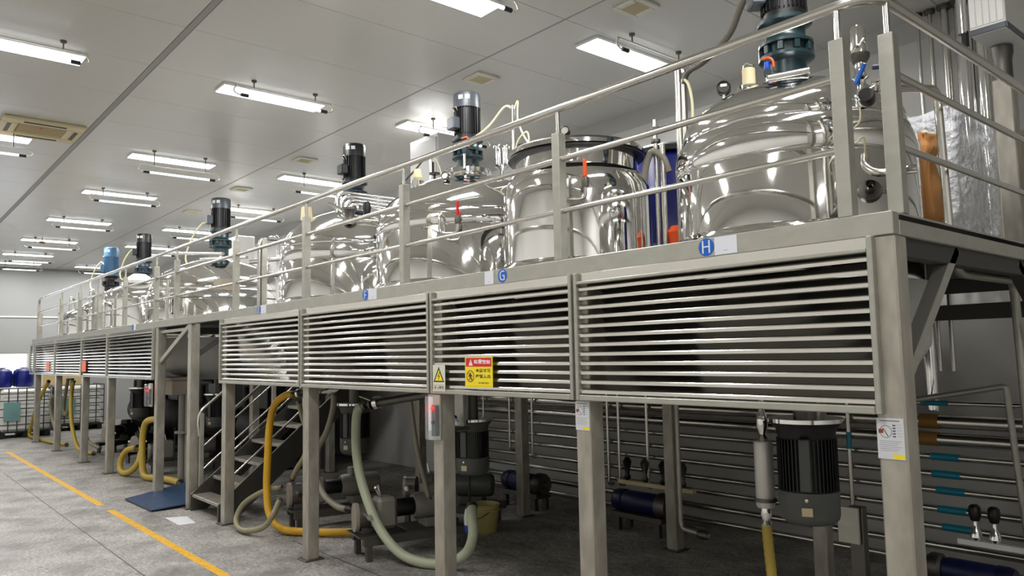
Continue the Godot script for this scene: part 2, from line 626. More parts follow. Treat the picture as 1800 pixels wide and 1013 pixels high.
func ceiling_fittings() -> void:
	# square air vents
	var vent: Node3D = null
	var names := ["near the top edge, largest of its row", "second of its row, above the motor with pale fan cover", "third of its row, above the pipe bundle", "fourth of its row, small in the distance", "fifth of its row, smallest and farthest"]
	var i := 0
	for x in [-2.33, -4.23, -7.99, -10.18, -12.45]:
		var at := V(x, CEIL, -1.46)
		var lab: String = "square cream ceiling air vent, " + names[i]
		if vent == null:
			vent = thing("ceiling_vent", lab, "vent", at, "ceiling air vents")
			var f := MB.new()
			for s in [-1, 1]:
				f.box(V(0.105 * s, -0.01, 0), V(0.05, 0.02, 0.26), 0.005)
				f.box(V(0, -0.01, 0.105 * s), V(0.16, 0.02, 0.05), 0.005)
			part("frame", f, M.vent, vent)
			part("backing", MB.new().box(V(0, -0.002, 0), V(0.16, 0.004, 0.16)), M.ventdark, vent)
			for k in 6:
				part("slat", MB.new().box(V(-0.066 + k * 0.0265, -0.011, 0), V(0.02, 0.003, 0.16), 0.0, Basis(V(0, 0, 1), 0.5)), M.cream, vent)
		else:
			copy(vent, "ceiling_vent", at, lab)
		i += 1
	# cassette air conditioner
	var ac := thing("air_conditioner", "cream cassette air conditioner set flush in the ceiling at left", "air conditioner", V(-8.43, CEIL, 1.47))
	var f := MB.new()
	for s in [-1, 1]:
		f.box(V(0.29 * s, -0.02, 0), V(0.16, 0.04, 0.78), 0.012)
		f.box(V(0, -0.02, 0.31 * s), V(0.42, 0.04, 0.16), 0.012)
	part("frame", f, M.cream, ac)
	part("intake_grille", MB.new().box(V(0.02, -0.018, 0), V(0.42, 0.02, 0.46), 0.006), M.creamdark, ac)
	for k in 9:
		part("slat", MB.new().box(V(-0.16 + k * 0.045, -0.031, 0), V(0.012, 0.008, 0.44), 0.002), M.cream, ac)
	for s in [-1, 1]:
		part("outlet", MB.new().box(V(0, -0.042, 0.315 * s), V(0.34, 0.006, 0.04), 0.002), M.black, ac)
		part("outlet", MB.new().box(V(0.3 * s, -0.042, 0), V(0.04, 0.006, 0.4), 0.002), M.black, ac)
	part("indicator_lamp", MB.new().box(V(0.12, -0.036, 0.02), V(0.02, 0.006, 0.03), 0.001), M.orange, ac)
	# small detector hanging on a short stalk
	var dt := thing("ceiling_detector", "small brown detector under the far ceiling, between hung lamps", "detector", V(-17.0, CEIL, 0.1))
	part("stalk", MB.new().lathe(R([0.006, -0.1, 0.006, 0.0]), Vector3.ZERO, 8), M.cable, dt)
	part("body", MB.new().lathe(R([0.0, -0.15, 0.05, -0.14, 0.07, -0.11, 0.02, -0.09, 0.0, -0.09]), Vector3.ZERO, 14), M.creamdark, dt)

const TANKS := [[-0.743, -0.738, 0.59], [-2.207, -0.634, 0.484], [-3.74, -0.912, 0.762], [-5.614, -0.882, 0.732], [-10.182, -1.153, 1.0], [-12.747, -0.757, 0.605], [-14.477, -0.644, 0.494], [-16.25, -0.66, 0.5]]
const BAYS := [[0.05, -1.5], [-1.5, -2.85], [-2.85, -4.69], [-4.69, -6.88], [-9.1, -11.5], [-11.5, -13.7], [-13.7, -15.3], [-15.3, -18.5]]
const POSTS := [0.0, -1.59, -2.92, -4.88, -6.8, -9.2, -11.68, -13.42, -15.72, -17.95]

func platform() -> void:
	var pf := thing("steel_platform", "long stainless steel platform on square posts carrying the row of tanks", "platform")
	var xl := -18.5
	part("fascia_beam", MB.new().box(V((xl + 0.05) * 0.5, 2.16, -0.03), V(0.05 - xl, 0.09, 0.06), 0.004), M.satin, pf)
	part("fascia_beam", MB.new().box(V(0.02, 2.16, -1.63), V(0.06, 0.09, 3.14), 0.004), M.satin, pf)
	part("fascia_beam", MB.new().box(V((xl + 0.05) * 0.5, 2.16, -3.23), V(0.05 - xl, 0.09, 0.06), 0.004), M.satin, pf)
	part("fascia_beam", MB.new().box(V(xl + 0.03, 2.16, -1.63), V(0.06, 0.09, 3.14), 0.004), M.satin, pf)
	# deck plates, each bay in two halves round its tank
	for i in BAYS.size():
		var b: Array = BAYS[i]
		var t: Array = TANKS[i]
		var r: float = t[2] + 0.015
		for h in 2:
			var pl := []
			var ze := -0.06 if h == 0 else (-3.2 if i == 0 else -3.52)
			pl.append(Vector2(b[1], ze))
			pl.append(Vector2(b[1], t[1]))
			for k in 25:
				var a := PI - PI * k / 24.0
				pl.append(Vector2(t[0] + cos(a) * r, t[1] + sin(a) * r * (1.0 if h == 0 else -1.0)))
			pl.append(Vector2(b[0], t[1]))
			pl.append(Vector2(b[0], ze))
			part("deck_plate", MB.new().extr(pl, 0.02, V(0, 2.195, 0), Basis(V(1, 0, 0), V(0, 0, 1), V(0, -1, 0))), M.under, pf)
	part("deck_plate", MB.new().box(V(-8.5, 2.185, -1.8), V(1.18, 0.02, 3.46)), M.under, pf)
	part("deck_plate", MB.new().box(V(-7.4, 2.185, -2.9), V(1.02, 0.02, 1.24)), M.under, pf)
	# floor posts with foot plates, front and rear
	var pm := MB.new().box(V(0, 1.057, 0), V(0.105, 2.113, 0.105), 0.006).mesh()
	var fm := MB.new().box(V(0, 0.006, 0), V(0.17, 0.012, 0.17), 0.003).mesh()
	for x in POSTS:
		for z in [-0.055, -2.45]:
			var p := part("post", pm, M.post, pf)
			p.position = V(x, 0, z)
			part("foot_plate", fm, M.dull, p)
	for q in [[-7.93, -0.06], [-9.2, -1.3], [-7.95, -1.6]]:
		var p := part("post", pm, M.post, pf)
		p.position = V(q[0], 0, q[1])
		part("foot_plate", fm, M.dull, p)
	# bearers under the deck
	for x in POSTS:
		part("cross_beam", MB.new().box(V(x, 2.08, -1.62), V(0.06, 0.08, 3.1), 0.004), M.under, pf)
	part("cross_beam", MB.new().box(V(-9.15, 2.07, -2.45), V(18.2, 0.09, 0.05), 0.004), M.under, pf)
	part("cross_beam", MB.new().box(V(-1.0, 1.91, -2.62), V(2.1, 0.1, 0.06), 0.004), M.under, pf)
	for q in [[-9.3, -11.6], [-11.75, -13.35], [-13.5, -15.65], [-15.8, -17.85]]:
		part("added_dark_panel", MB.new().box(V((q[0] + q[1]) * 0.5, 1.06, -2.47), V(q[0] - q[1], 2.0, 0.02), 0.004), M.iron, pf)  # sheets added only to make the space under the far deck darker
	# knee braces
	part("brace", MB.new().bar(V(0.0, 1.56, -0.1), V(0.0, 2.11, -0.69), 0.05, 0.06, V(1, 0, 0)), M.satin, pf)
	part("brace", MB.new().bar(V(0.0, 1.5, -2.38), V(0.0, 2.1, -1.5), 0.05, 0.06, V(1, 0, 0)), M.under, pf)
	part("brace", MB.new().bar(V(-9.15, 1.68, -0.055), V(-8.0, 2.11, -0.055), 0.05, 0.06), M.satin, pf)
	part("brace", MB.new().bar(V(-7.93, 2.06, -0.06), V(-9.2, 2.06, -0.06), 0.04, 0.04), M.satin, pf)
	part("brace", MB.new().bar(V(-7.93, 1.75, -0.1), V(-7.93, 2.1, -0.6), 0.05, 0.06, V(1, 0, 0)), M.under, pf)

func louvers() -> void:
	var bays := [[-1.605, -0.02], [-2.955, -1.625], [-4.915, -2.975], [-6.86, -4.935], [-11.66, -9.27], [-13.42, -11.68], [-15.74, -13.44], [-17.88, -15.76], [-18.5, -18.03]]
	var lab := ["widest near louver panel below the deck, right end beside the corner post", "louver panel with the yellow warning board, second from the right corner", "louver panel left of the electric shock sign, third from the right corner", "louver panel above the stairs, fourth from the right corner", "louver panel just left of the stair gap", "louver panel with a small amber tag, second left of the stair gap", "louver panel third left of the stair gap", "shaded louver panel next to the end post", "narrow louver panel beyond the end post"]
	for i in bays.size():
		var x0: float = bays[i][0]
		var x1: float = bays[i][1]
		var w := x1 - x0
		var t := thing("louver_panel", "stainless steel " + lab[i], "louver", V(x0, 0, 0), "louver panels under the deck")
		var f := MB.new()
		f.box(V(0.011, 1.78, 0.012), V(0.022, 0.672, 0.04), 0.004)
		f.box(V(w - 0.011, 1.78, 0.012), V(0.022, 0.672, 0.04), 0.004)
		f.box(V(w * 0.5, 1.459, 0.012), V(w - 0.046, 0.03, 0.04), 0.004)
		f.box(V(w * 0.5, 2.062, 0.014), V(w - 0.046, 0.016, 0.036), 0.003)
		part("frame", f, M.satin, t)
		part("header_sheet", MB.new().box(V(w * 0.5, 2.093, 0.0), V(w - 0.046, 0.046, 0.012), 0.002), M.slat, t)
		var n := 12
		for k in n:
			var y := 1.490 + k * (2.028 - 1.490) / (n - 1)
			# bent strip: upright lip in front, rounded bend, blade sloping up towards the back
			var pr := [Vector2(0.018, -0.008), Vector2(0.018, 0.006), Vector2(0.016, 0.0098), Vector2(0.012, 0.0132), Vector2(-0.060, 0.043), Vector2(-0.060, 0.0412), Vector2(0.0155, 0.0075), Vector2(0.0165, -0.008)]
			part("slat", MB.new().extr(pr, w - 0.046, V(0.023, y, 0.0), Basis(V(0, 0, 1), V(0, 1, 0), V(1, 0, 0))), M.slat, t)

func rails() -> void:
	var g := thing("guard_rail", "three-bar tubular stainless steel guard rail along the platform edge", "railing")
	var zr := -0.03
	var xr := 0.022
	var left := -17.95
	part("top_rail", MB.new().tube(pipe([V(left, 2.75, zr), V(left, 3.067, zr), V(xr, 3.067, zr), V(xr, 3.067, -3.2)], 0.15, 8), 0.022, 14), M.tube, g)
	for q in [[2.7745, 0.0165], [2.481, 0.0145]]:
		part("middle_rail", MB.new().tube([V(left, q[0], zr), V(-0.13, q[0], zr)], q[1], 12), M.tube, g)
		part("middle_rail", MB.new().tube([V(xr, q[0], -0.13), V(xr, q[0], -3.2)], q[1], 12), M.tube, g)
	var pm := MB.new().box(V(0, 2.565, 0), V(0.058, 0.72, 0.058), 0.003).mesh()
	var sm := MB.new().lathe(R([0.013, 2.925, 0.013, 3.06]), Vector3.ZERO, 12).mesh()
	var ps := [V(-0.13, 0, -0.031), V(0.022, 0, -0.13), V(0.022, 0, -2.3)]
	for x in [-1.75, -3.35, -4.93, -6.56, -8.5, -9.35, -10.9, -12.45, -13.9, -15.5]:
		ps.append(V(x, 0, -0.031))
	for p in ps:
		var o := part("post", pm, M.satin, g)
		o.position = p
		part("stub", sm, M.tube, o)
	part("post", MB.new().box(V(left, 2.48, -0.055), V(0.09, 0.55, 0.09), 0.004), M.post, g)
	# rail round the stair opening, one bay behind
	var h := thing("stair_rail", "inner guard rail round the stair opening on the deck", "railing")
	part("top_rail", MB.new().tube(pipe([V(-6.75, 2.22, -0.35), V(-6.75, 3.0, -0.35), V(-6.75, 3.0, -2.2), V(-6.75, 2.22, -2.2)], 0.1), 0.02, 12), M.tube, h)
	part("middle_rail", MB.new().tube([V(-6.75, 2.62, -0.35), V(-6.75, 2.62, -2.2)], 0.014, 10), M.tube, h)
	part("post", MB.new().box(V(-6.75, 2.6, -0.4), V(0.058, 0.8, 0.058), 0.003), M.satin, h)
	part("post", MB.new().box(V(-6.75, 2.6, -1.3), V(0.058, 0.8, 0.058), 0.003), M.satin, h)

func stairs() -> void:
	var s := thing("staircase", "steep stainless steel open stairs climbing under the platform", "stairs", V(-7.38, 0, 0))
	var rise := 0.185
	var run := 0.225
	for sx in [-1, 1]:
		var x: float = 0.43 * sx
		var pl := [Vector2(-0.02, 0.0), Vector2(0.16, 0.0), Vector2(2.6, 2.0), Vector2(2.6, 2.16), Vector2(2.4, 2.16), Vector2(-0.02, 0.18)]
		part("stringer", MB.new().extr(pl, 0.03, V(x + 0.015, 0, -0.02), Basis(V(0, 0, -1), V(0, 1, 0), V(1, 0, 0)) if sx > 0 else Basis(V(0, 0, -1), V(0, 1, 0), V(1, 0, 0))), M.dull, s)
		# handrail with its stanchions and slanting bars
		part("handrail", MB.new().tube(pipe([V(x, 0.82, -0.1), V(x, 0.98, -0.08), V(x, 1.10, -0.1), V(x, 1.94, -1.12)], 0.08), 0.019, 12), M.tube, s)
		for q in [0.32, 0.58]:
			part("middle_rail", MB.new().tube([V(x, 0.12 + q, -0.14), V(x, 1.19 + q, -1.44)], 0.012, 8), M.tube, s)
		part("stanchion", MB.new().box(V(x, 0.62, -0.12), V(0.045, 0.92, 0.045), 0.003), M.post, s)
		part("stanchion", MB.new().box(V(x, 1.35, -0.98), V(0.045, 1.1, 0.045), 0.003), M.post, s)
	for k in 11:
		part("tread", MB.new().box(V(0, 0.165 + rise * k, -0.12 - run * k), V(0.82, 0.035, 0.21), 0.004), M.post, s)

# ---------------------------------------------------------------- tanks
func clamp_ring(mb: MB, at: Vector3, d: Vector3, r: float) -> MB:
	return mb.lathe(R([r * 0.6, -0.012, r, -0.012, r, 0.012, r * 0.6, 0.012]), at, 16, along(d))

func sample_loop(t: Node3D, a: float, R0: float, y: float, grip: Material) -> void:
	# U-shaped sampling pipe in front of the shell with a coloured valve grip
	var d := V(sin(a), 0, cos(a))
	var s := V(cos(a), 0, -sin(a))
	var o := d * (R0 + 0.07)
	var p := pipe([d * (R0 - 0.06) + s * -0.07 + V(0, y + 0.16, 0), o + s * -0.075 + V(0, y + 0.15, 0), o + s * -0.075 + V(0, y, 0), o + s * 0.06 + V(0, y, 0), o + s * 0.06 + V(0, y + 0.09, 0)], 0.05)
	var l := part("sample_pipe", MB.new().tube(p, 0.0125, 10), M.tube, t)
	var c := o + s * 0.06 + V(0, y + 0.1, 0)
	part("valve", MB.new().lathe(R([0.0, -0.03, 0.02, -0.03, 0.024, 0.0, 0.02, 0.03, 0.0, 0.03]), c, 12), M.dull, l)
	part("grip", MB.new().box(c + V(0, 0.085, 0), V(0.022, 0.11, 0.022), 0.006), grip, l)

func gauge(t: Node3D, at: Vector3, r := 0.032, digital := false) -> void:
	var z := V(0.5, 0.12, 0.85).normalized()
	var g := part("gauge", MB.new().lathe(R([0.0, -0.02, r, -0.02, r, 0.016, r * 0.86, 0.02, r * 0.8, 0.012]), at, 20, along(z)), M.black, t)
	part("gauge_face", MB.new().lathe(R([r * 0.8, 0.013, 0.0, 0.013]), at, 20, along(z)), M.black if digital else M.vent, g)
	if digital:
		part("display", MB.new().box(at + z * 0.014 + V(0, r * 0.28, 0), V(r * 0.9, r * 0.42, 0.003), 0.0, facing(z)), M.vent, g)
	part("gauge_stem", MB.new().lathe(R([0.008, -0.1, 0.008, -r + 0.004]), at, 10), M.tube, g)

func tanks() -> void:
	var prof := [
		R([0.0, 1.46, 0.14, 1.47, 0.36, 1.52, 0.52, 1.60, 0.585, 1.70, 0.59, 1.76, 0.59, 2.575, 0.583, 2.59, 0.592, 2.605, 0.594, 2.65, 0.585, 2.71, 0.565, 2.755, 0.553, 2.762, 0.556, 2.785, 0.535, 2.85, 0.49, 2.90, 0.42, 2.955, 0.32, 3.005, 0.2, 3.04, 0.12, 3.055, 0.12, 3.075, 0.0, 3.075]),
		R([0.0, 1.5, 0.12, 1.51, 0.3, 1.56, 0.43, 1.64, 0.48, 1.74, 0.484, 1.8, 0.484, 2.66, 0.478, 2.73, 0.462, 2.785, 0.435, 2.825, 0.405, 2.845, 0.402, 2.86, 0.402, 2.955, 0.44, 2.96, 0.452, 2.965, 0.452, 2.99, 0.44, 2.996, 0.395, 2.996, 0.392, 2.99, 0.392, 2.5, 0.0, 2.48]),
		R([0.0, 1.42, 0.16, 1.43, 0.45, 1.50, 0.66, 1.60, 0.75, 1.72, 0.762, 1.8, 0.762, 2.645, 0.754, 2.66, 0.764, 2.675, 0.764, 2.71, 0.752, 2.77, 0.744, 2.778, 0.743, 2.80, 0.72, 2.855, 0.675, 2.915, 0.58, 3.0, 0.45, 3.075, 0.3, 3.135, 0.2, 3.165, 0.165, 3.172, 0.165, 3.185, 0.19, 3.188, 0.19, 3.225, 0.16, 3.23, 0.0, 3.23]),
		R([0.0, 1.42, 0.16, 1.43, 0.45, 1.50, 0.63, 1.60, 0.72, 1.72, 0.732, 1.8, 0.732, 2.60, 0.724, 2.615, 0.734, 2.63, 0.732, 2.69, 0.72, 2.745, 0.71, 2.752, 0.712, 2.78, 0.69, 2.85, 0.64, 2.925, 0.55, 3.005, 0.42, 3.08, 0.28, 3.135, 0.17, 3.165, 0.17, 3.2, 0.0, 3.2]),
		R([0.0, 1.4, 0.2, 1.41, 0.6, 1.48, 0.88, 1.6, 0.985, 1.74, 1.0, 1.84, 1.0, 2.52, 0.99, 2.535, 1.002, 2.55, 0.995, 2.60, 0.975, 2.665, 0.968, 2.672, 0.97, 2.69, 0.945, 2.77, 0.89, 2.85, 0.8, 2.935, 0.65, 3.025, 0.45, 3.11, 0.25, 3.165, 0.17, 3.18, 0.17, 3.215, 0.0, 3.215]),
		R([0.0, 1.5, 0.2, 1.51, 0.42, 1.58, 0.57, 1.68, 0.605, 1.8, 0.605, 2.72, 0.596, 2.795, 0.55, 2.87, 0.46, 2.93, 0.34, 2.985, 0.2, 3.02, 0.14, 3.03, 0.14, 3.06, 0.0, 3.06]),
		R([0.0, 1.55, 0.2, 1.56, 0.4, 1.64, 0.485, 1.76, 0.494, 1.82, 0.494, 2.62, 0.48, 2.68, 0.44, 2.74, 0.36, 2.80, 0.22, 2.88, 0.14, 2.92, 0.14, 3.0, 0.0, 3.0]),
		R([0.0, 1.55, 0.2, 1.56, 0.4, 1.64, 0.49, 1.76, 0.5, 1.82, 0.5, 2.52, 0.48, 2.6, 0.42, 2.68, 0.3, 2.75, 0.12, 2.79, 0.12, 2.81, 0.0, 2.81])]
	var lab := ["large polished steel tank with stepped dome at the right corner of the platform", "polished steel tank with an open rimmed neck, between two domed tanks", "polished domed tank under the motor with a pale fan cover", "polished domed tank with a bundle of bent pipes over its lid", "widest polished domed tank, just left of the stair gap", "polished tank under the black motor with blue gearbox, white bag on its lid", "polished tank under the light blue motor", "small polished tank at the far left end of the platform"]
	for i in TANKS.size():
		var q: Array = TANKS[i]
		var t := thing("mixing_tank", lab[i], "tank", V(q[0], 0, q[1]), "row of steel mixing tanks")
		var up := [Vector2(q[2] + 0.0, 2.0)]
		var lo := []
		for v2 in prof[i]:
			if v2.y > 2.0:
				up.append(v2)
			else:
				lo.append(v2)
		lo.append(Vector2(q[2], 2.0))
		part("shell", MB.new().lathe(up, Vector3.ZERO, 72), M.tank, t)
		part("lower_jacket", MB.new().lathe(lo, Vector3.ZERO, 48), M.jacket, t)
		# collar where the tank passes through the deck
		part("deck_collar", MB.new().lathe(R([q[2] + 0.002, 2.2, q[2] + 0.06, 2.2, q[2] + 0.06, 2.212, q[2] + 0.008, 2.262, q[2] + 0.001, 2.264]), Vector3.ZERO, 48), M.tank, t)
		if i == 0:
			gauge(t, V(-0.19, 3.045, 0.30), 0.036, true)
			# sight-glass lamp on the dome
			var c := V(-0.11, 3.03, 0.19)
			var l := part("dome_lamp", MB.new().lathe(R([0.045, -0.06, 0.05, 0.0, 0.062, 0.005, 0.062, 0.02, 0.035, 0.035, 0.0, 0.04]), c, 20), M.tank, t)
			part("lamp_housing", MB.new().lathe(R([0.034, 0.03, 0.034, 0.115, 0.028, 0.12, 0.0, 0.12]), c, 18), M.cream, l)
			part("lamp_bracket", MB.new().tube(pipe([c + V(-0.03, 0.12, 0), c + V(-0.02, 0.16, 0), c + V(0.03, 0.13, 0)], 0.02), 0.005, 6), M.tube, l)
			# open pipe stub lying over the dome
			part("pipe_stub", MB.new().tube([V(0.04, 3.04, 0.26), V(0.21, 3.05, 0.17)], 0.018, 14, false).lathe(R([0.0, 0.0, 0.016, 0.0]), V(0.209, 3.05, 0.171), 14, along(V(-0.88, -0.05, 0.46))), M.tube, t)
			var bv := part("ball_valve", MB.new().lathe(R([0.0, -0.025, 0.013, -0.025, 0.016, 0.0, 0.013, 0.025, 0.0, 0.025]), V(-0.02, 3.14, 0.16), 14), M.bluecap, t)
			part("lever", MB.new().tube(curve([V(-0.04, 3.185, 0.165), V(-0.01, 3.185, 0.165), V(0.012, 3.165, 0.16), V(0.016, 3.13, 0.16)], 4), 0.006, 8), M.orange, bv)
			part("outlet", MB.new().tube([V(-0.02, 3.1, 0.16), V(0.005, 3.1, 0.2)], 0.019, 12), M.teal, bv)
			part("riser", MB.new().tube([V(-0.02, 3.03, 0.16), V(-0.02, 3.11, 0.16)], 0.012, 10), M.tube, bv)
		if i == 1:
			part("dark_gasket", MB.new().lathe(R([0.404, 2.945, 0.446, 2.948, 0.446, 2.958, 0.404, 2.958]), Vector3.ZERO, 48), M.black, t)
			part("lid_ledge", MB.new().lathe(R([0.30, 2.99, 0.44, 2.997, 0.43, 3.008, 0.30, 3.012]), V(-0.0, 0, 0), 40), M.dull, t)
			sample_loop(t, 0.76, 0.47, 2.59, M.orange)
			gauge(t, V(0.17, 3.07, 0.26), 0.03)
			part("hand_wheel", MB.new().lathe(R([0.03, 0.0, 0.05, 0.0, 0.05, 0.014, 0.03, 0.014]), V(-0.24, 3.06, 0.24), 16), M.darkblue, t)
			part("valve_stem", MB.new().lathe(R([0.02, 2.98, 0.02, 3.03, 0.008, 3.04, 0.008, 3.07]), V(-0.24, 0, 0.24), 12), M.tube, t)
		if i == 2:
			part("manway_bolts", bolt_ring(0.178, 3.24, 16, 0.009), M.dull, t)
			sample_loop(t, 0.75, 0.76, 2.57, M.red)
			gauge(t, V(0.29, 3.07, 0.44), 0.032)
			var c := V(-0.17, 3.09, 0.39)
			var l := part("dome_lamp", MB.new().lathe(R([0.05, -0.04, 0.055, 0.03, 0.03, 0.05, 0.0, 0.05]), c, 18), M.tank, t)
			part("lamp_housing", MB.new().lathe(R([0.028, 0.045, 0.04, 0.06, 0.03, 0.13, 0.0, 0.135]), c, 16), M.cream, l)
			part("hand_wheel", MB.new().lathe(R([0.0, 3.17, 0.045, 3.17, 0.045, 3.182, 0.01, 3.184, 0.01, 3.1, 0.03, 3.09]), V(-0.13, 0.02, 0.25), 14), M.black, t)
			# spray-ball fitting with six short tubes
			var s := part("fitting", MB.new().lathe(R([0.015, 3.0, 0.015, 3.17, 0.06, 3.2, 0.06, 3.215, 0.0, 3.22]), V(0.17, 0.06, -0.23), 16), M.tank, t)
			for k in 6:
				var a := TAU * k / 6
				part("vent_tube", MB.new().tube(pipe([V(0.17 + cos(a) * 0.045, 3.27, -0.23 + sin(a) * 0.045), V(0.17 + cos(a) * 0.045, 3.44, -0.23 + sin(a) * 0.045), V(0.17 + cos(a) * 0.065, 3.44, -0.23 + sin(a) * 0.065), V(0.17 + cos(a) * 0.065, 3.42, -0.23 + sin(a) * 0.065)], 0.015), 0.008, 8), M.tank, s)
			# ball valve with orange lever in front of the gearbox
			var bv := part("ball_valve", MB.new().lathe(R([0.012, 3.37, 0.018, 3.375, 0.018, 3.42, 0.0, 3.42]), V(0.14, 0, 0.14), 12), M.bluecap, t)
			part("lever", MB.new().tube(curve([V(0.13, 3.45, 0.16), V(0.16, 3.46, 0.13), V(0.17, 3.43, 0.12), V(0.172, 3.38, 0.12)], 4), 0.008, 8), M.orange, bv)
			part("riser", MB.new().lathe(R([0.012, 3.2, 0.012, 3.37]), V(0.14, 0, 0.14), 10), M.tube, bv)
			part("outlet", MB.new().tube([V(0.14, 3.345, 0.14), V(0.18, 3.345, 0.17)], 0.02, 12), M.teal, bv)
		if i == 3:
			# bundle of bent pipes from the lid to the right neighbour
			for k in 4:
				var o := V(0.875, 0, 0.484) * (0.30 + 0.02 * k)
				var s := V(0.484, 0, -0.875)
				part("lid_pipe", MB.new().tube(pipe([o + s * (-0.17 + 0.042 * k) + V(0, 3.0, 0), o + s * (-0.17 + 0.042 * k) + V(0, 3.315 - 0.042 * k, 0), o + s * 0.62 + V(0, 3.225 - 0.042 * k, 0)], 0.12, 8), 0.019, 12), M.tank, t)
			part("open_stub", MB.new().tube([V(0.42, 3.09, 0.37), V(0.32, 3.15, 0.46)], 0.016, 12), M.tube, t)
			part("pneumatic_valve", MB.new().lathe(R([0.03, -0.09, 0.055, -0.08, 0.04, -0.05, 0.05, 0.03, 0.07, 0.05, 0.07, 0.07, 0.0, 0.07]), V(0.52, 3.02, 0.34), 18), M.dull, t)
			part("flow_meter", MB.new().lathe(R([0.022, -0.06, 0.03, -0.06, 0.045, 0.0, 0.03, 0.06, 0.0, 0.06]), V(0.42, 3.13, 0.1), 16), M.black, t)
			part("lamp_housing", MB.new().extr([Vector2(-0.05, 0), Vector2(0.06, 0), Vector2(0.03, 0.13), Vector2(-0.03, 0.13)], 0.08, V(-0.14, 3.06, 0.42)), M.cream, t)
			part("cross_pipe", MB.new().tube([V(0.56, 2.98, 0.27), V(0.68, 2.97, -0.05)], 0.016, 10), M.tube, t)
		if i == 4:
			part("nozzle", MB.new().lathe(R([0.03, -0.2, 0.035, 0.02, 0.065, 0.03, 0.065, 0.06, 0.02, 0.07, 0.012, 0.16]), V(0.55, 2.55, 0.9), 16), M.tank, t)
			part("lid_pipe", MB.new().tube([V(-0.35, 3.27, 0.7), V(2.2, 2.97, 0.75)], 0.02, 12), M.tube, t)
			part("lid_pipe", MB.new().tube([V(0.35, 3.12, 0.4), V(1.8, 3.0, 0.3)], 0.02, 12), M.tube, t)
			part("warning_plate", MB.new().box(V(0.94, 2.72, 0.26), V(0.3, 0.16, 0.01), 0.0, Basis(Vector3.UP, 1.22)), M.sackcloth, t)
			part("riser", MB.new().lathe(R([0.024, 2.215, 0.024, 2.75, 0.034, 2.75, 0.034, 2.77, 0.0, 2.77]), V(0.72, 0, 0.95), 12), M.tube, t)
			part("riser", MB.new().lathe(R([0.02, 2.215, 0.02, 2.62]), V(0.95, 0, 0.9), 12), M.tube, t)
		if i >= 5:
			var zz: float = q[2]
			part("outlet_elbow", MB.new().tube(pipe([V(0.22, 2.62, zz - 0.06), V(0.22, 2.68, zz + 0.06), V(0.22, 2.25, zz + 0.06)], 0.06), 0.04, 12), M.tank, t)
			part("lid_pipe", MB.new().tube(pipe([V(-0.2, 2.75, 0.2), V(-0.2, 2.98, 0.25), V(0.35, 2.98, 0.4), V(0.35, 2.7, 0.42)], 0.07), 0.022, 12), M.tube, t)

func bolt_ring(r: float, y: float, n: int, s: float) -> MB:
	var m := MB.new()
	for k in n:
		var a := TAU * k / n
		m.lathe(R([s, -0.05, s, 0.0, 0.0, 0.0]), V(cos(a) * r, y, sin(a) * r), 6)
	return m

# motor with gearbox: origin on the lid, all heights relative
func drive(label: String, at: Vector3, gear_h: float, top: float, r: float, gear: Material, body: Material, cover: Material, box_angle: float) -> Node3D:
	var t := thing("agitator_drive", label, "motor", at, "motors standing on the tanks")
	var g := gear_h
	part("gearbox", MB.new().lathe(R([0.0, 0.0, r * 0.80, 0.0, r * 0.80, g * 0.3, r * 1.0, g * 0.33, r * 1.12, g * 0.36, r * 1.12, g * 0.41, r * 0.90, g * 0.42, r * 0.90, g * 0.56, r * 1.1, g * 0.565, r * 1.1, g * 0.61, r * 0.92, g * 0.64, r * 0.80, g * 0.70, r * 0.80, g * 0.84, r * 1.1, g * 0.90, r * 1.1, g * 0.95, r * 0.9, g * 0.96, r * 0.9, g, 0.0, g]), Vector3.ZERO, 36), gear, t)
	for k in 10:
		var a := TAU * k / 10
		part("flange_lug", MB.new().box(V(cos(a) * r, g * 0.49, sin(a) * r), V(r * 0.2, g * 0.13, r * 0.22), 0.003, Basis(Vector3.UP, -a)), gear, t)
	var y0 := g
	var y1 := g + (top - g) * 0.68
	part("motor_body", MB.new().lathe(R([r * 0.6, y0, r * 0.9, y0, r * 0.9, y0 + 0.02, r * 0.84, y0 + 0.025, r * 0.84, y1, 0.0, y1]), Vector3.ZERO, 32), body, t)
	var fin := MB.new()
	for k in 30:
		var a := TAU * k / 30
		fin.box(V(cos(a) * r * 0.88, (y0 + y1) * 0.5 + 0.012, sin(a) * r * 0.88), V(r * 0.14, y1 - y0 - 0.04, 0.006), 0.0, Basis(Vector3.UP, -a))
	part("cooling_fins", fin, body, t).set_meta("kind", "stuff")
	part("fan_cover", MB.new().lathe(R([r * 0.9, y1 - 0.01, r * 0.97, y1 - 0.01, r * 0.97, top - 0.03, r * 0.92, top - 0.008, r * 0.8, top, 0.0, top]), Vector3.ZERO, 36), cover, t)
	var d := V(sin(box_angle), 0, cos(box_angle))
	part("terminal_box", MB.new().box(d * r * 1.15 + V(0, lerpf(y0, y1, 0.42), 0), V(r * 0.95, r * 0.85, r * 0.6), 0.008, facing(d)), cover, t)
	part("lifting_eye", MB.new().tube(curve([d * r * 0.9 + V(-0.02, y1 - 0.04, 0), d * r * 1.05 + V(-0.02, y1 - 0.01, 0), d * r * 1.05 + V(0.02, y1 - 0.01, 0), d * r * 0.9 + V(0.02, y1 - 0.04, 0)], 4), 0.006, 6), M.tube, t)
	for a in [0.45, 0.95]:
		var e := V(sin(a), 0, cos(a))
		part("rating_plate", MB.new().box(e * r * 0.972 + V(0, lerpf(y1, top, 0.55), 0), V(r * 0.34, r * 0.3, 0.004), 0.0, facing(e)), M.paper, t)
	return t

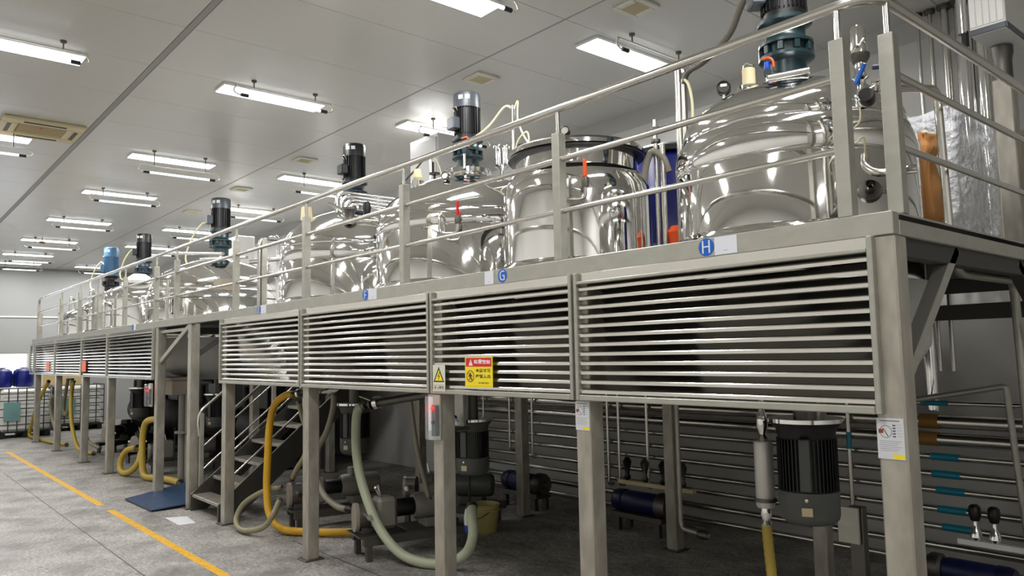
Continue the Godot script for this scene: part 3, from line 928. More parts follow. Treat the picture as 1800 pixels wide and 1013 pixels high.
func drives() -> void:
	drive("big black finned motor over a dark teal gearbox, cut by the top edge", V(-0.743, 3.076, -0.738), 0.35, 0.80, 0.125, M.teal, M.motor, M.cover, -0.75)
	drive("motor with a pale gray fan cover over a dark teal gearbox with bolted collar", V(-3.74, 3.231, -0.912), 0.27, 0.66, 0.118, M.teal, M.motor, M.cover, -0.1)
	drive("black motor over a blue-gray gearbox behind the bundle of bent pipes", V(-5.614, 3.201, -0.882), 0.28, 0.665, 0.118, M.bluegear, M.black, M.motor, 0.0)
	drive("tall black motor over a teal gearbox on the widest tank", V(-10.182, 3.216, -1.153), 0.42, 0.89, 0.145, M.teal, M.black, M.cover, -0.1)
	drive("black motor with a blue gearbox, second from the far end", V(-12.747, 3.061, -0.757), 0.36, 0.81, 0.125, M.bluegear, M.motor, M.black, -0.1)
	drive("light blue motor on a black stand, farthest of the row", V(-14.477, 3.001, -0.644), 0.30, 0.83, 0.13, M.black, M.skyblue, M.skyblue, -0.1)

func deck_items() -> void:
	# conduit poles with cables
	var p := thing("conduit_pole", "upright steel conduit left of the corner tank, black hose curving off its top", "pole", V(-1.56, 2.2, -0.9))
	part("pole", MB.new().tube([V(0, 0, 0), V(0, 1.24, 0)], 0.022, 12).tube([V(0.05, 0, 0.01), V(0.05, 1.16, 0.01)], 0.018, 12), M.tube, p)
	part("black_cable", MB.new().tube(curve([V(0.05, 1.13, 0.01), V(0.1, 1.19, 0.03), V(0.26, 1.2, 0.08), V(0.44, 1.29, 0.1), V(0.54, 1.42, 0.12), V(0.64, 1.52, 0.14), V(0.72, 1.58, 0.12)], 6), 0.018, 10), M.cable, p)
	part("white_cable", MB.new().tube(curve([V(0.06, 1.16, 0.02), V(0.12, 1.1, 0.06), V(0.17, 0.98, 0.1), V(0.2, 0.83, 0.14)], 6), 0.009, 8), M.wire, p)
	var p2 := thing("conduit_pole", "thin steel conduit right of the pale-topped motor with a looped cream wire", "pole", V(-3.24, 2.2, -1.0))
	part("pole", MB.new().tube([V(0, 0, 0), V(-0.01, 1.48, 0)], 0.017, 12), M.tube, p2)
	part("flexible_cable", MB.new().tube(curve([V(-0.02, 1.46, 0), V(-0.08, 1.48, 0.03), V(-0.24, 1.36, 0.06), V(-0.4, 1.29, 0.1), V(-0.5, 1.29, 0.14)], 6), 0.010, 8), M.wire, p2)
	part("wire", MB.new().tube(curve([V(0.01, 1.45, 0), V(0.05, 1.5, 0), V(0.08, 1.34, 0.03), V(0.16, 1.2, 0.05), V(0.24, 1.11, 0.06), V(0.22, 1.2, 0.06), V(0.1, 1.17, 0.04), V(0.04, 1.08, 0.03), V(0.02, 1.0, 0.02)], 6), 0.007, 8), M.wire, p2)
	var p3 := thing("conduit_pole", "thin steel conduit behind the bundle of bent pipes, wire falling to the right", "pole", V(-5.62, 2.2, -1.95))
	part("pole", MB.new().tube([V(0.55, 0, 0.5), V(0.55, 1.5, 0.5)], 0.017, 12), M.tube, p3)
	part("flexible_cable", MB.new().tube(curve([V(0.55, 1.5, 0.5), V(0.5, 1.55, 0.5), V(0.36, 1.42, 0.55), V(0.25, 1.22, 0.7)], 6), 0.010, 8), M.cable, p3)
	part("wire", MB.new().tube(curve([V(0.56, 1.48, 0.5), V(0.64, 1.5, 0.52), V(0.8, 1.34, 0.56), V(0.92, 1.12, 0.6), V(0.94, 1.0, 0.62)], 6), 0.007, 8), M.wire, p3)
	# blue drum and orange bags behind the open tank
	var d := thing("plastic_drum", "tall blue plastic drum on the deck between the open tank and the corner tank", "drum", V(-2.12, 2.205, -1.55))
	part("body", MB.new().lathe(R([0.0, 0.0, 0.25, 0.0, 0.28, 0.03, 0.285, 0.2, 0.295, 0.22, 0.285, 0.24, 0.285, 0.6, 0.295, 0.62, 0.285, 0.64, 0.28, 0.84, 0.25, 0.89, 0.24, 0.9, 0.0, 0.9]), Vector3.ZERO, 40), M.drum, d)
	part("black_lid", MB.new().lathe(R([0.25, 0.88, 0.30, 0.885, 0.305, 0.92, 0.28, 0.94, 0.0, 0.945]), Vector3.ZERO, 40), M.black, d)
	var og := MB.new()
	og.lathe(R([0.0, 0.0, 0.07, 0.0, 0.075, 0.08, 0.06, 0.15, 0.078, 0.22, 0.05, 0.26, 0.0, 0.265]), Vector3.ZERO, 14)
	single("orange_bag", "crumpled orange plastic bag on the deck beside the blue drum", "bag", og, M.orange, V(-1.62, 2.205, -0.93))
	# hose hung over a valve stand
	var vs := thing("valve_stand", "thin valve stand with a pale hose looped over it, left of the corner tank", "valve", V(-1.72, 2.205, -0.86))
	part("pipe", MB.new().tube([V(0, 0, 0), V(0, 0.95, 0)], 0.014, 10).tube([V(0.05, 0, 0.0), V(0.05, 0.78, 0.0)], 0.018, 10), M.tube, vs)
	part("clamps", MB.new().lathe(R([0.012, 0.80, 0.03, 0.80, 0.03, 0.82, 0.012, 0.82]), V(0, 0, 0), 12).lathe(R([0.012, 0.88, 0.026, 0.88, 0.026, 0.9, 0.012, 0.9]), V(0, 0, 0), 12).tube([V(-0.05, 0.86, 0), V(0.07, 0.86, 0)], 0.006, 6), M.dull, vs)
	part("hose", MB.new().tube(curve([V(-0.01, 0.06, 0.05), V(-0.07, 0.18, 0.04), V(-0.085, 0.4, 0.03), V(-0.07, 0.62, 0.03), V(-0.02, 0.74, 0.02), V(0.05, 0.7, 0.0), V(0.08, 0.6, -0.02)], 6), 0.022, 10), M.hose_gray, vs)
	# valve group in front of the corner tank
	var va := thing("valve_group", "cluster of sanitary valves and filter cup between the two corner posts", "valve", V(-0.16, 2.205, -0.28))
	part("riser", MB.new().tube([V(-0.045, 0, 0.06), V(-0.06, 0.83, 0.05)], 0.014, 10), M.tube, va)
	part("filter_cup", MB.new().lathe(R([0.028, 0.71, 0.034, 0.715, 0.034, 0.82, 0.028, 0.835, 0.0, 0.84]), V(0, 0.02, 0), 20), M.tank, va)
	part("cup_flange", MB.new().lathe(R([0.0, 0.68, 0.03, 0.68, 0.042, 0.70, 0.042, 0.715, 0.03, 0.72]), V(0, 0.02, 0), 20), M.dull, va)
	part("valve_body", MB.new().lathe(R([0.016, 0.5, 0.026, 0.52, 0.028, 0.56, 0.016, 0.58, 0.02, 0.62, 0.034, 0.63, 0.02, 0.65, 0.02, 0.7]), V(0.0, 0, 0), 16), M.tank, va)
	part("blue_lever", MB.new().bar(V(-0.01, 0.60, 0.03), V(0.035, 0.68, 0.03), 0.018, 0.01, V(0, 0, 1)), M.label, va)
	part("blue_lever", MB.new().bar(V(0.06, 0.655, 0.02), V(0.11, 0.645, 0.02), 0.018, 0.01, V(0, 0, 1)), M.darkblue, va)
	part("sight_glass", MB.new().lathe(R([0.0, -0.03, 0.03, -0.03, 0.034, 0.0, 0.03, 0.03, 0.0, 0.03]), V(0.03, 0.535, 0.02), 16, along(V(0.3, 0.2, 1))), M.black, va)
	part("cross_pipe", MB.new().tube([V(0.0, 0.56, 0), V(0.05, 0.585, -0.03)], 0.014, 10), M.tube, va)
	part("wing_clamp", MB.new().box(V(0.06, 0.60, 0.0), V(0.035, 0.01, 0.012), 0.002).tube([V(0.06, 0.56, 0), V(0.06, 0.6, 0)], 0.005, 6), M.tube, va)
	part("wire_loop", MB.new().tube(curve([V(0.0, 0.5, 0.02), V(0.0, 0.44, 0.03), V(-0.03, 0.41, 0.03), V(-0.045, 0.38, 0.03), V(-0.025, 0.35, 0.03), V(0.01, 0.37, 0.03), V(0.01, 0.3, 0.02), V(0.005, 0.26, 0.0)], 5), 0.004, 6), M.wire, va)
	part("bend", MB.new().tube(pipe([V(0.0, 0.3, 0.0), V(0.0, 0.25, 0.01), V(0.06, 0.2, 0.04), V(0.2, 0.2, 0.0)], 0.05), 0.018, 12), M.tube, va)
	part("tri_clamp", MB.new().lathe(R([0.012, -0.02, 0.045, -0.02, 0.05, 0.0, 0.045, 0.02, 0.02, 0.02, 0.018, 0.09]), V(0.01, 0.14, 0.0), 18, along(V(0.5, 0.2, 1))), M.dull, va)
	# bagged sacks at the right end
	bags()
	# white cabinets behind the tanks
	var cb := thing("control_cabinet", "white steel cabinet behind the motor with pale fan cover", "cabinet", V(-5.62, 2.205, -1.95))
	part("body", MB.new().box(V(0, 0.945, 0), V(0.55, 1.89, 0.42), 0.01), M.cabinet, cb)
	part("door", MB.new().box(V(0, 0.945, 0.215), V(0.5, 1.8, 0.012), 0.004), M.cabinet, cb)
	part("handle", MB.new().box(V(0.2, 1.5, 0.23), V(0.025, 0.14, 0.02), 0.004), M.black, cb)
	var cb2 := thing("control_cabinet", "narrow white cabinet behind the tall motor on the widest tank", "cabinet", V(-12.0, 2.205, -2.1))
	part("body", MB.new().box(V(0, 0.8, 0), V(0.8, 1.6, 0.3), 0.01), M.white, cb2)
	part("door", MB.new().box(V(0, 0.8, 0.155), V(0.7, 1.5, 0.012), 0.004), M.white, cb2)
	var cb3 := thing("control_cabinet", "small white panel behind the valves at the stair opening", "cabinet", V(-9.0, 2.205, -2.3))
	part("body", MB.new().box(V(0, 0.62, 0), V(0.42, 1.25, 0.2), 0.01), M.white, cb3)
	part("handle", MB.new().box(V(0.12, 0.7, 0.11), V(0.02, 0.1, 0.02), 0.003), M.black, cb3)
	# steel duct boxes at the far end and white bag on a far tank
	var dc := thing("steel_duct", "upright square steel duct at the far end of the deck", "duct", V(-13.05, 2.2, -0.12))
	part("casing", MB.new().box(V(0, 0.33, 0), V(0.2, 0.66, 0.12), 0.005), M.satin, dc)
	part("flange", MB.new().box(V(0, 0.02, 0), V(0.24, 0.02, 0.16), 0.003), M.dull, dc)
	var wb := MB.new().lathe(R([0.0, 0.0, 0.15, 0.0, 0.19, 0.04, 0.17, 0.1, 0.1, 0.15, 0.0, 0.16]), Vector3.ZERO, 18)
	single("white_bag", "white cloth bag lying on the lid beside the blue gearbox", "bag", wb, M.white, V(-12.46, 2.99, -0.62))
	# pipes to the ceiling along the back wall
	var names := ["first", "second", "third", "fourth", "fifth", "sixth"]
	var xs := [-1.04, -0.95, -0.845, -0.72, -0.60, -1.11]
	var rs := [0.013, 0.016, 0.028, 0.06, 0.05, 0.05]
	var how := ["thin steel pipe rising to the ceiling, leftmost of the bundle behind the right rail", "thin steel pipe rising to the ceiling, second from the left behind the right rail", "medium steel pipe rising to the ceiling with a flange, behind the right rail", "broad shiny steel duct rising to the ceiling, left of the second duct", "broad shiny steel duct rising to the ceiling, nearest to the corner column", "shiny vertical steel duct below the deck behind the knee brace"]
	for k in 6:
		var y1 := 4.3 if k < 5 else 1.95
		var y0 := 2.2 if k < 5 else 1.2
		if k == 0 or k == 1:
			y0 = 1.5
		var t := thing("riser_pipe", how[k], "pipe", V(xs[k], 0, -3.32), "pipes rising on the back wall")
		part("pipe", MB.new().tube([V(0, y0, 0), V(0, y1, 0)], rs[k], 20), M.tank if k >= 3 else M.tube, t)
		part("flange", MB.new().lathe(R([rs[k], y1 - 0.03, rs[k] + 0.025, y1 - 0.03, rs[k] + 0.025, y1 - 0.005, rs[k], y1 - 0.005]), Vector3.ZERO, 20), M.dull, t)
	var bp := thing("bent_pipe", "steel pipe from the valve group bending down to the deck inside the right rail", "pipe", V(0, 2.2, 0))
	part("pipe", MB.new().tube(pipe([V(-0.11, 0.585, -0.31), V(-0.035, 0.66, -0.76), V(-0.035, 0.0, -0.80)], 0.06), 0.018, 14), M.tube, bp)
	# column with the hoist cabinet at the right edge
	var hc := thing("steel_column", "stainless square column standing on the deck behind the right rail", "column", V(-0.225, 2.2, -2.4))
	part("shaft", MB.new().box(V(0, 0.56, 0), V(0.105, 1.12, 0.105), 0.006), M.post, hc)
	part("clamp_collar", MB.new().lathe(R([0.045, 1.12, 0.05, 1.12, 0.05, 1.24, 0.06, 1.29, 0.06, 1.33, 0.0, 1.33]), Vector3.ZERO, 24), M.dull, hc)
	var hb := thing("panel_box", "white ribbed panel box on top of the right column, cut by the frame", "box", V(-0.225, 3.54, -2.4))
	part("casing", MB.new().box(V(0.02, 0.34, 0.04), V(0.19, 0.68, 0.52), 0.005), M.white, hb)
	for k in 5:
		part("rib", MB.new().box(V(-0.055 + 0.0365 * k, 0.36, 0.303), V(0.032, 0.62, 0.006), 0.002), M.white, hb)
	part("base_rail", MB.new().box(V(0.02, 0.02, 0.303), V(0.19, 0.035, 0.01), 0.002), M.cover, hb)
	part("base_rail", MB.new().box(V(0.118, 0.02, 0.04), V(0.01, 0.035, 0.52), 0.002), M.cover, hb)
	var sl := thing("signal_lamp", "clear tube lamp with a black end beside the panel box", "lamp", V(-0.345, 3.52, -2.12))
	part("tube", MB.new().tube([V(0, 0.06, 0), V(0, 0.78, 0)], 0.028, 14), M.tank, sl)
	part("cap", MB.new().tube([V(0.01, -0.02, 0), V(0.01, 0.07, 0)], 0.02, 14), M.rubber, sl)
	# valve station at the stair opening
	var vs2 := thing("pipe_station", "group of pipes and a brown-handled valve on the deck at the stair opening", "pipes", V(-7.35, 2.205, -1.15))
	part("riser", MB.new().tube([V(0, 0, 0), V(0, 1.15, 0)], 0.022, 12).tube([V(-0.5, 0, 0.1), V(-0.5, 0.85, 0.1)], 0.03, 12), M.white, vs2)
	part("header", MB.new().tube(pipe([V(-0.9, 0.72, 0.3), V(0.25, 0.72, -0.1), V(0.25, 0.0, -0.1)], 0.08), 0.03, 12), M.tank, vs2)
	part("header", MB.new().tube([V(-0.9, 0.52, 0.3), V(0.3, 0.52, -0.1)], 0.024, 12), M.tube, vs2)
	part("brown_handle", MB.new().lathe(R([0.0, 0.66, 0.025, 0.67, 0.035, 0.74, 0.02, 0.86, 0.0, 0.87]), V(0.02, 0, 0.05), 12), M.creamdark, vs2)
	part("valve", MB.new().lathe(R([0.0, -0.08, 0.04, -0.07, 0.06, 0.0, 0.04, 0.07, 0.0, 0.08]), V(-0.3, 0.72, 0.1), 14, along(V(1, 0, -0.35))).lathe(R([0.0, -0.08, 0.04, -0.07, 0.06, 0.0, 0.04, 0.07, 0.0, 0.08]), V(-0.62, 0.6, 0.2), 14), M.tank, vs2)
	part("elbow", MB.new().tube(pipe([V(-0.45, 0.85, 0.25), V(-0.45, 0.98, 0.25), V(-0.3, 0.98, 0.2), V(-0.3, 0.75, 0.18)], 0.05), 0.022, 10), M.tank, vs2)
	# motor cables of the far drives
	for q in [["cream cable looping from the tall black motor over the rail", V(-10.32, 3.7, -1.02), 0.9], ["cream cable loop on the black motor with blue gearbox", V(-12.76, 3.55, -0.62), 0.7], ["white cable loop before the light blue motor", V(-14.4, 3.5, -0.5), 0.7]]:
		var o: Vector3 = q[1]
		var s: float = q[2]
		single("motor_cable", q[0], "cable", MB.new().tube(curve([o, o + V(-0.12, 0.06, 0.05) * s, o + V(-0.32, -0.15, 0.15) * s, o + V(-0.5, -0.45, 0.2) * s, o + V(-0.42, -0.62, 0.2) * s, o + V(-0.3, -0.66, 0.15) * s], 6), 0.012, 8), M.wire)

func bags() -> void:
	# crumpled sheet wrapped round a block: rounded box with noise
	var f := noise(2.2, 61, 3)
	var specs := [
		["film_wrapped_sack", "tall sack wrapped in crinkled clear plastic film behind the right rail", "bag", V(-0.30, 2.2, -1.62), V(0.30, 0.74, 0.66), M.film, 0.05],
		["sack", "stack of pale sacks inside the clear plastic film", "bag", V(-0.31, 2.2, -1.64), V(0.22, 0.62, 0.54), M.white, 0.03],
		["kraft_bag", "brown paper bag with rolled top beside the film-wrapped sack", "bag", V(-0.27, 2.2, -1.17), V(0.12, 0.56, 0.15), M.kraft, 0.05],
		["sack", "beige woven sack at the right frame edge behind the column", "bag", V(-0.24, 2.2, -2.85), V(0.32, 0.84, 0.62), M.sackcloth, 0.04]]
	for s in specs:
		var m := MB.new()
		var h: Vector3 = s[4] * 0.5
		var nu := 40
		var nv := 22
		var b := 0
		for j in nv + 1:
			var ph := -PI / 2 + PI * j / nv
			for i in nu + 1:
				var th := TAU * i / nu
				var e := 0.32
				var cx := signf(cos(th)) * pow(absf(cos(th)), e)
				var sx := signf(sin(th)) * pow(absf(sin(th)), e)
				var cp := pow(maxf(cos(ph), 0.0), e)
				var sp := signf(sin(ph)) * pow(absf(sin(ph)), e)
				var p := V(h.x * cx * cp, h.y * sp, h.z * sx * cp)
				var nn := V(cx * cp / h.x, sp / h.y, sx * cp / h.z).normalized()
				var w := f.get_noise_3d(p.x * 3.0 + s[3].z * 7.0, p.y * 4.0, p.z * 3.0)
				if i == nu:
					w = f.get_noise_3d(h.x * cp * 3.0 + s[3].z * 7.0, p.y * 4.0, 0.0)
				p += nn * w * float(s[6])
				m.v.append(p + V(0, h.y + 0.012, 0))
				m.n.append(nn)
				m.uv.append(Vector2(float(i) / nu, float(j) / nv))
		for j in nv:
			for i in nu:
				var o := j * (nu + 1) + i
				m.ix.append_array(PackedInt32Array([o, o + nu + 1, o + 1, o + 1, o + nu + 1, o + nu + 2]))
		# normals from the crumpled surface itself
		var st := SurfaceTool.new()
		st.create_from(m.mesh(), 0)
		st.generate_normals()
		single(s[0], s[1], s[2], st.commit(), s[5], s[3])

# ---------------------------------------------------------------- below the deck
func hose(called: String, label: String, pts: Array, r: float, m: Material, group := "", rib := 0.03) -> Node3D:
	var t := thing(called, label, "hose", Vector3.ZERO, group)
	var c := dense(curve(pts, 10), 0.016)
	part("hose_wall", MB.new().tube(c, r, 14, true, rib), m, t)
	for e in [0, 1]:
		var a: Vector3 = c[0] if e == 0 else c[c.size() - 1]
		var b: Vector3 = c[3] if e == 0 else c[c.size() - 4]
		part("hose_clamp", MB.new().tube([a, a.lerp(b, 0.7)], r * 1.12, 14), M.dull, t)
	return t

func bottom_motor(label: String, at: Vector3, y0: float, y1: float, r: float, fins: bool) -> Node3D:
	var t := thing("bottom_motor", label, "motor", at, "motors hung below the tanks")
	var ym := lerpf(y0, y1, 0.34)
	part("mounting_flange", MB.new().lathe(R([0.0, y1 + 0.02, r * 0.7, y1 + 0.02, r * 1.28, y1 + 0.025, r * 1.28, y1 + 0.045, r * 0.7, y1 + 0.05, 0.0, y1 + 0.05]), Vector3.ZERO, 32), M.tank, t)
	part("neck", MB.new().lathe(R([r * 0.4, y1 + 0.05, r * 0.4, 1.5]), Vector3.ZERO, 20), M.dull, t)
	part("bell", MB.new().lathe(R([r * 0.92, ym, r * 0.92, y1 - 0.06, r * 0.96, y1 - 0.05, r * 1.02, y1 - 0.01, r * 1.2, y1 + 0.02]), Vector3.ZERO, 36), M.motor if fins else M.graymotor, t)
	var f := MB.new()
	for k in 44:
		var a := TAU * k / 44
		f.box(V(cos(a) * r * 0.95, (ym + y1 - 0.05) * 0.5, sin(a) * r * 0.95), V(r * 0.13, y1 - 0.06 - ym, 0.005), 0.0, Basis(Vector3.UP, -a))
	part("cooling_fins", f, M.motor, t).set_meta("kind", "stuff")
	part("fan_cover", MB.new().lathe(R([0.0, y0, r * 0.8, y0, r * 0.97, y0 + 0.02, r * 1.01, y0 + 0.04, r * 1.03, ym, r * 0.9, ym]), Vector3.ZERO, 36), M.graymotor, t)
	var d := V(sin(0.42), 0, cos(0.42))
	part("terminal_strip", MB.new().box(d * r * 0.98 + V(0, (ym + y1) * 0.5 - 0.02, 0), V(0.05, y1 - ym - 0.06, 0.04), 0.005, facing(d)), M.graymotor, t)
	part("rating_plate", MB.new().box(d * r * 1.035 + V(0, lerpf(y0, ym, 0.45), 0), V(0.05, 0.04, 0.003), 0.0, facing(d)), M.cream, t)
	part("bolt", MB.new().lathe(R([0.0, -0.01, 0.009, -0.01, 0.009, 0.008, 0.0, 0.01]), d * r * 1.035 + V(0, lerpf(y0, ym, 0.8), 0), 8, along(d)), M.tube, t)
	return t

func pump_set(label: String, at: Vector3, turn: float, body: Material) -> Node3D:
	# rotary pump with gear motor on a bench; pump head towards +z
	var t := thing("pump_unit", label, "pump", at, "pump units on the floor")
	t.rotation.y = turn
	var b := MB.new()
	for s in [-1, 1]:
		b.box(V(0.15 * s, 0.16, -0.4), V(0.06, 0.07, 1.0), 0.004)
	b.box(V(0, 0.2, 0.03), V(0.36, 0.012, 0.22), 0.003).box(V(0, 0.2, -0.55), V(0.36, 0.012, 0.5), 0.003)
	part("bench", b, M.dull, t)
	for x in [-0.15, 0.15]:
		for z in [0.05, -0.82]:
			part("leg", MB.new().box(V(x, 0.065, z), V(0.05, 0.13, 0.05), 0.003), M.dull, t)
	part("pump_head", MB.new().extr(oval(0.07, 0.115), 0.1, V(0, 0.34, 0.0)), M.dull, t)
	part("front_cover", MB.new().extr(oval(0.073, 0.12), 0.03, V(0, 0.34, 0.1)), M.pumpface, t)
	part("pump_foot", MB.new().box(V(0, 0.23, 0.03), V(0.13, 0.05, 0.1), 0.004), M.dull, t)
	part("port", MB.new().tube([V(-0.14, 0.36, 0.05), V(0.18, 0.36, 0.05)], 0.024, 14), M.tank, t)
	part("gear_housing", MB.new().box(V(0, 0.36, -0.14), V(0.2, 0.26, 0.18), 0.03), body, t)
	part("coupling", MB.new().lathe(R([0.0, -0.14, 0.06, -0.14, 0.075, -0.1, 0.075, 0.1, 0.06, 0.14, 0.0, 0.14]), V(0, 0.38, -0.3), 20, along(V(0, 0, 1))), M.black, t)
	part("motor_body", MB.new().lathe(R([0.0, -0.2, 0.1, -0.2, 0.115, -0.17, 0.115, 0.16, 0.1, 0.2, 0.0, 0.2]), V(0, 0.38, -0.6), 24, along(V(0, 0, 1))), body, t)
	part("terminal_box", MB.new().box(V(0.0, 0.52, -0.56), V(0.13, 0.08, 0.14), 0.01), body, t)
	part("motor_foot", MB.new().box(V(0, 0.24, -0.6), V(0.2, 0.08, 0.22), 0.005), body, t)
	part("grease_nipples", MB.new().tube(pipe([V(0.02, 0.48, -0.1), V(0.02, 0.56, -0.06), V(0.05, 0.58, -0.04)], 0.02), 0.01, 8).tube([V(-0.04, 0.48, -0.12), V(-0.05, 0.58, -0.1)], 0.01, 8), M.tank, t)
	return t

func oval(a: float, b: float, n := 24) -> Array:
	var o := []
	for k in n:
		var t := TAU * k / n
		o.append(Vector2(a * signf(cos(t)) * pow(absf(cos(t)), 0.8), b * signf(sin(t)) * pow(absf(sin(t)), 0.8)))
	return o

func small_pump(label: String, at: Vector3, turn: float, size := 1.0) -> Node3D:
	var t := thing("centrifugal_pump", label, "pump", at, "dark blue pumps by the back wall")
	t.rotation.y = turn
	t.scale = Vector3.ONE * size
	part("motor_body", MB.new().lathe(R([0.0, -0.24, 0.09, -0.24, 0.1, -0.2, 0.1, 0.14, 0.09, 0.18, 0.0, 0.18]), V(0, 0.27, 0), 22, along(V(1, 0, 0))), M.pumpblue, t)
	part("fan_cover", MB.new().lathe(R([0.0, -0.34, 0.09, -0.34, 0.105, -0.3, 0.105, -0.22, 0.0, -0.22]), V(0, 0.27, 0), 22, along(V(1, 0, 0))), M.darkblue, t)
	part("volute", MB.new().lathe(R([0.0, 0.18, 0.1, 0.18, 0.12, 0.2, 0.12, 0.27, 0.1, 0.3, 0.04, 0.3, 0.04, 0.36, 0.0, 0.36]), V(0, 0.27, 0), 24, along(V(1, 0, 0))), M.dull, t)
	part("bench", MB.new().box(V(-0.02, 0.15, 0), V(0.6, 0.05, 0.22), 0.004), M.dull, t)
	for x in [-0.26, 0.22]:
		for z in [-0.08, 0.08]:
			part("leg", MB.new().box(V(x, 0.063, z), V(0.06, 0.125, 0.05), 0.003), M.dull, t)
	return t

func under_deck() -> void:
	bottom_motor("gray finned motor hung below the corner tank, seen whole under the louvers", V(-0.743, 0, -0.738), 0.83, 1.30, 0.142, true)
	bottom_motor("black and gray motor hung well left of the red-lamp post, beside the grayish hose", V(-5.614, 0, -0.882), 0.74, 1.19, 0.145, false)
	bottom_motor("gray motor hung just right of the post with the red lamp", V(-3.74, 0, -0.912), 0.73, 1.13, 0.135, false)
	var bs := thing("motor_bracket", "upright steel bracket above the gray motor beside the red-lamp post", "bracket", V(-3.66, 0, -0.72))
	part("plate", MB.new().box(V(0, 1.31, 0), V(0.16, 0.36, 0.03), 0.004), M.satin, bs)
	part("shelf", MB.new().box(V(0, 1.12, 0.06), V(0.24, 0.02, 0.16), 0.003), M.dull, bs)
	var sk := thing("power_socket", "blue and white power connector on the bracket above the gray motor", "connector", V(-3.62, 1.16, -0.62))
	part("body", MB.new().box(V(0, 0.03, 0), V(0.08, 0.07, 0.07), 0.01), M.bluecap, sk)
	part("white_plug", MB.new().lathe(R([0.0, -0.05, 0.026, -0.05, 0.03, 0.0, 0.022, 0.05, 0.014, 0.09, 0.0, 0.09]), V(0.07, 0.02, 0.02), 14, along(V(1, -0.1, 0.3))), M.white, sk)
	# inline jacketed filter with its flat yellow hose
	var fl := thing("inline_filter", "upright jacketed steel filter pipe beside the gray finned motor", "filter", V(-0.965, 0, -0.70))
	part("barrel", MB.new().lathe(R([0.0, 0.875, 0.042, 0.875, 0.048, 0.885, 0.048, 1.205, 0.044, 1.215, 0.0, 1.215]), Vector3.ZERO, 24), M.foil, fl)
	part("clamp_band", MB.new().lathe(R([0.048, 0.905, 0.056, 0.905, 0.056, 0.922, 0.048, 0.922]), Vector3.ZERO, 24), M.dull, fl)
	part("top_valve", MB.new().lathe(R([0.016, 1.215, 0.03, 1.23, 0.016, 1.25, 0.03, 1.29, 0.026, 1.35, 0.016, 1.37, 0.016, 1.46]), Vector3.ZERO, 18), M.tank, fl)
	part("bottom_nozzle", MB.new().lathe(R([0.0, 0.775, 0.022, 0.775, 0.03, 0.79, 0.02, 0.81, 0.03, 0.84, 0.022, 0.875]), Vector3.ZERO, 18), M.tank, fl)
	var fh := MB.new()
	var fp := curve([V(-0.965, 0.785, -0.70), V(-0.955, 0.70, -0.69), V(-0.925, 0.55, -0.66), V(-0.89, 0.36, -0.62), V(-0.86, 0.14, -0.58), V(-0.8, 0.04, -0.5)], 8)
	fp = dense(fp, 0.018)
	fh.tube(fp, 0.026, 12, true, 0.05)
	single("yellow_hose", "yellow ribbed hose hanging from the jacketed filter pipe to the floor", "hose", fh, M.hose_olive)
	pipes()
	# big pump group behind the red-lamp post and hoses
	var mv := thing("manifold_valve", "horizontal steel valve and pipe where the thick white hose hangs", "valve", V(-4.62, 1.28, -0.55))
	part("pipe", MB.new().tube([V(-0.05, 0, 0.02), V(0.75, 0.13, -0.35)], 0.035, 14), M.dull, mv)
	part("ring_clamp", MB.new().lathe(R([0.035, -0.02, 0.06, -0.02, 0.06, 0.02, 0.035, 0.02]), V(0.0, 0.01, 0.0), 20, along(V(0.8, 0.13, -0.37))), M.tank, mv)
	part("spout", MB.new().lathe(R([0.022, -0.16, 0.026, -0.03, 0.05, -0.02, 0.05, 0.0]), V(-0.04, 0.0, 0.02), 16, along(V(0.9, 0.1, -0.2))), M.dull, mv)
	part("lever", MB.new().tube([V(-0.03, 0.03, 0.05), V(-0.1, 0.07, 0.12)], 0.006, 6), M.tube, mv)
	hose("white_hose", "thick whitish hose sweeping from the valve down to the floor behind the red-lamp post", [V(-4.75, 1.27, -0.5), V(-4.80, 1.22, -0.46), V(-4.80, 1.05, -0.44), V(-4.74, 0.80, -0.42), V(-4.62, 0.55, -0.42), V(-4.42, 0.28, -0.44), V(-4.2, 0.10, -0.50), V(-3.98, 0.045, -0.58), V(-3.78, 0.06, -0.68), V(-3.62, 0.15, -0.74), V(-3.55, 0.29, -0.76), V(-3.58, 0.41, -0.78), V(-3.66, 0.5, -0.84)], 0.04, M.hose_white, "", 0.0)
	pump_set("gray lobe pump on a low steel bench behind the thick white hose", V(-4.60, 0, -0.45), -0.2, M.pump)
	hose("gray_hose", "grayish hose dropping from under the deck to the lobe pump", [V(-5.42, 1.36, -0.55), V(-5.42, 1.2, -0.54), V(-5.46, 1.0, -0.5), V(-5.56, 0.82, -0.46), V(-5.52, 0.62, -0.42), V(-5.3, 0.45, -0.38), V(-5.0, 0.38, -0.36), V(-4.8, 0.38, -0.36)], 0.028, M.hose_gray)
	hose("drain_hose", "pale hose hanging from the manifold pipe to the back of the lobe pump", [V(-4.36, 1.36, -0.72), V(-4.35, 1.15, -0.74), V(-4.3, 0.85, -0.76), V(-4.22, 0.6, -0.78), V(-4.2, 0.48, -0.8)], 0.02, M.hose_gray)
	hose("amber_hose", "amber yellow hose arching from under the deck by the stairs and lying along the floor", [V(-6.05, 1.32, -0.45), V(-6.15, 1.32, -0.4), V(-6.25, 1.22, -0.32), V(-6.28, 1.0, -0.28), V(-6.27, 0.7, -0.26), V(-6.24, 0.4, -0.24), V(-6.12, 0.17, -0.22), V(-5.9, 0.06, -0.25), V(-5.65, 0.045, -0.4), V(-5.4, 0.045, -0.62), V(-5.15, 0.045, -0.88), V(-4.95, 0.045, -1.0)], 0.036, M.hose_yellow)
	var am := thing("outlet_valve", "dark valve under the louver above the amber hose", "valve", V(-6.0, 1.34, -0.46))
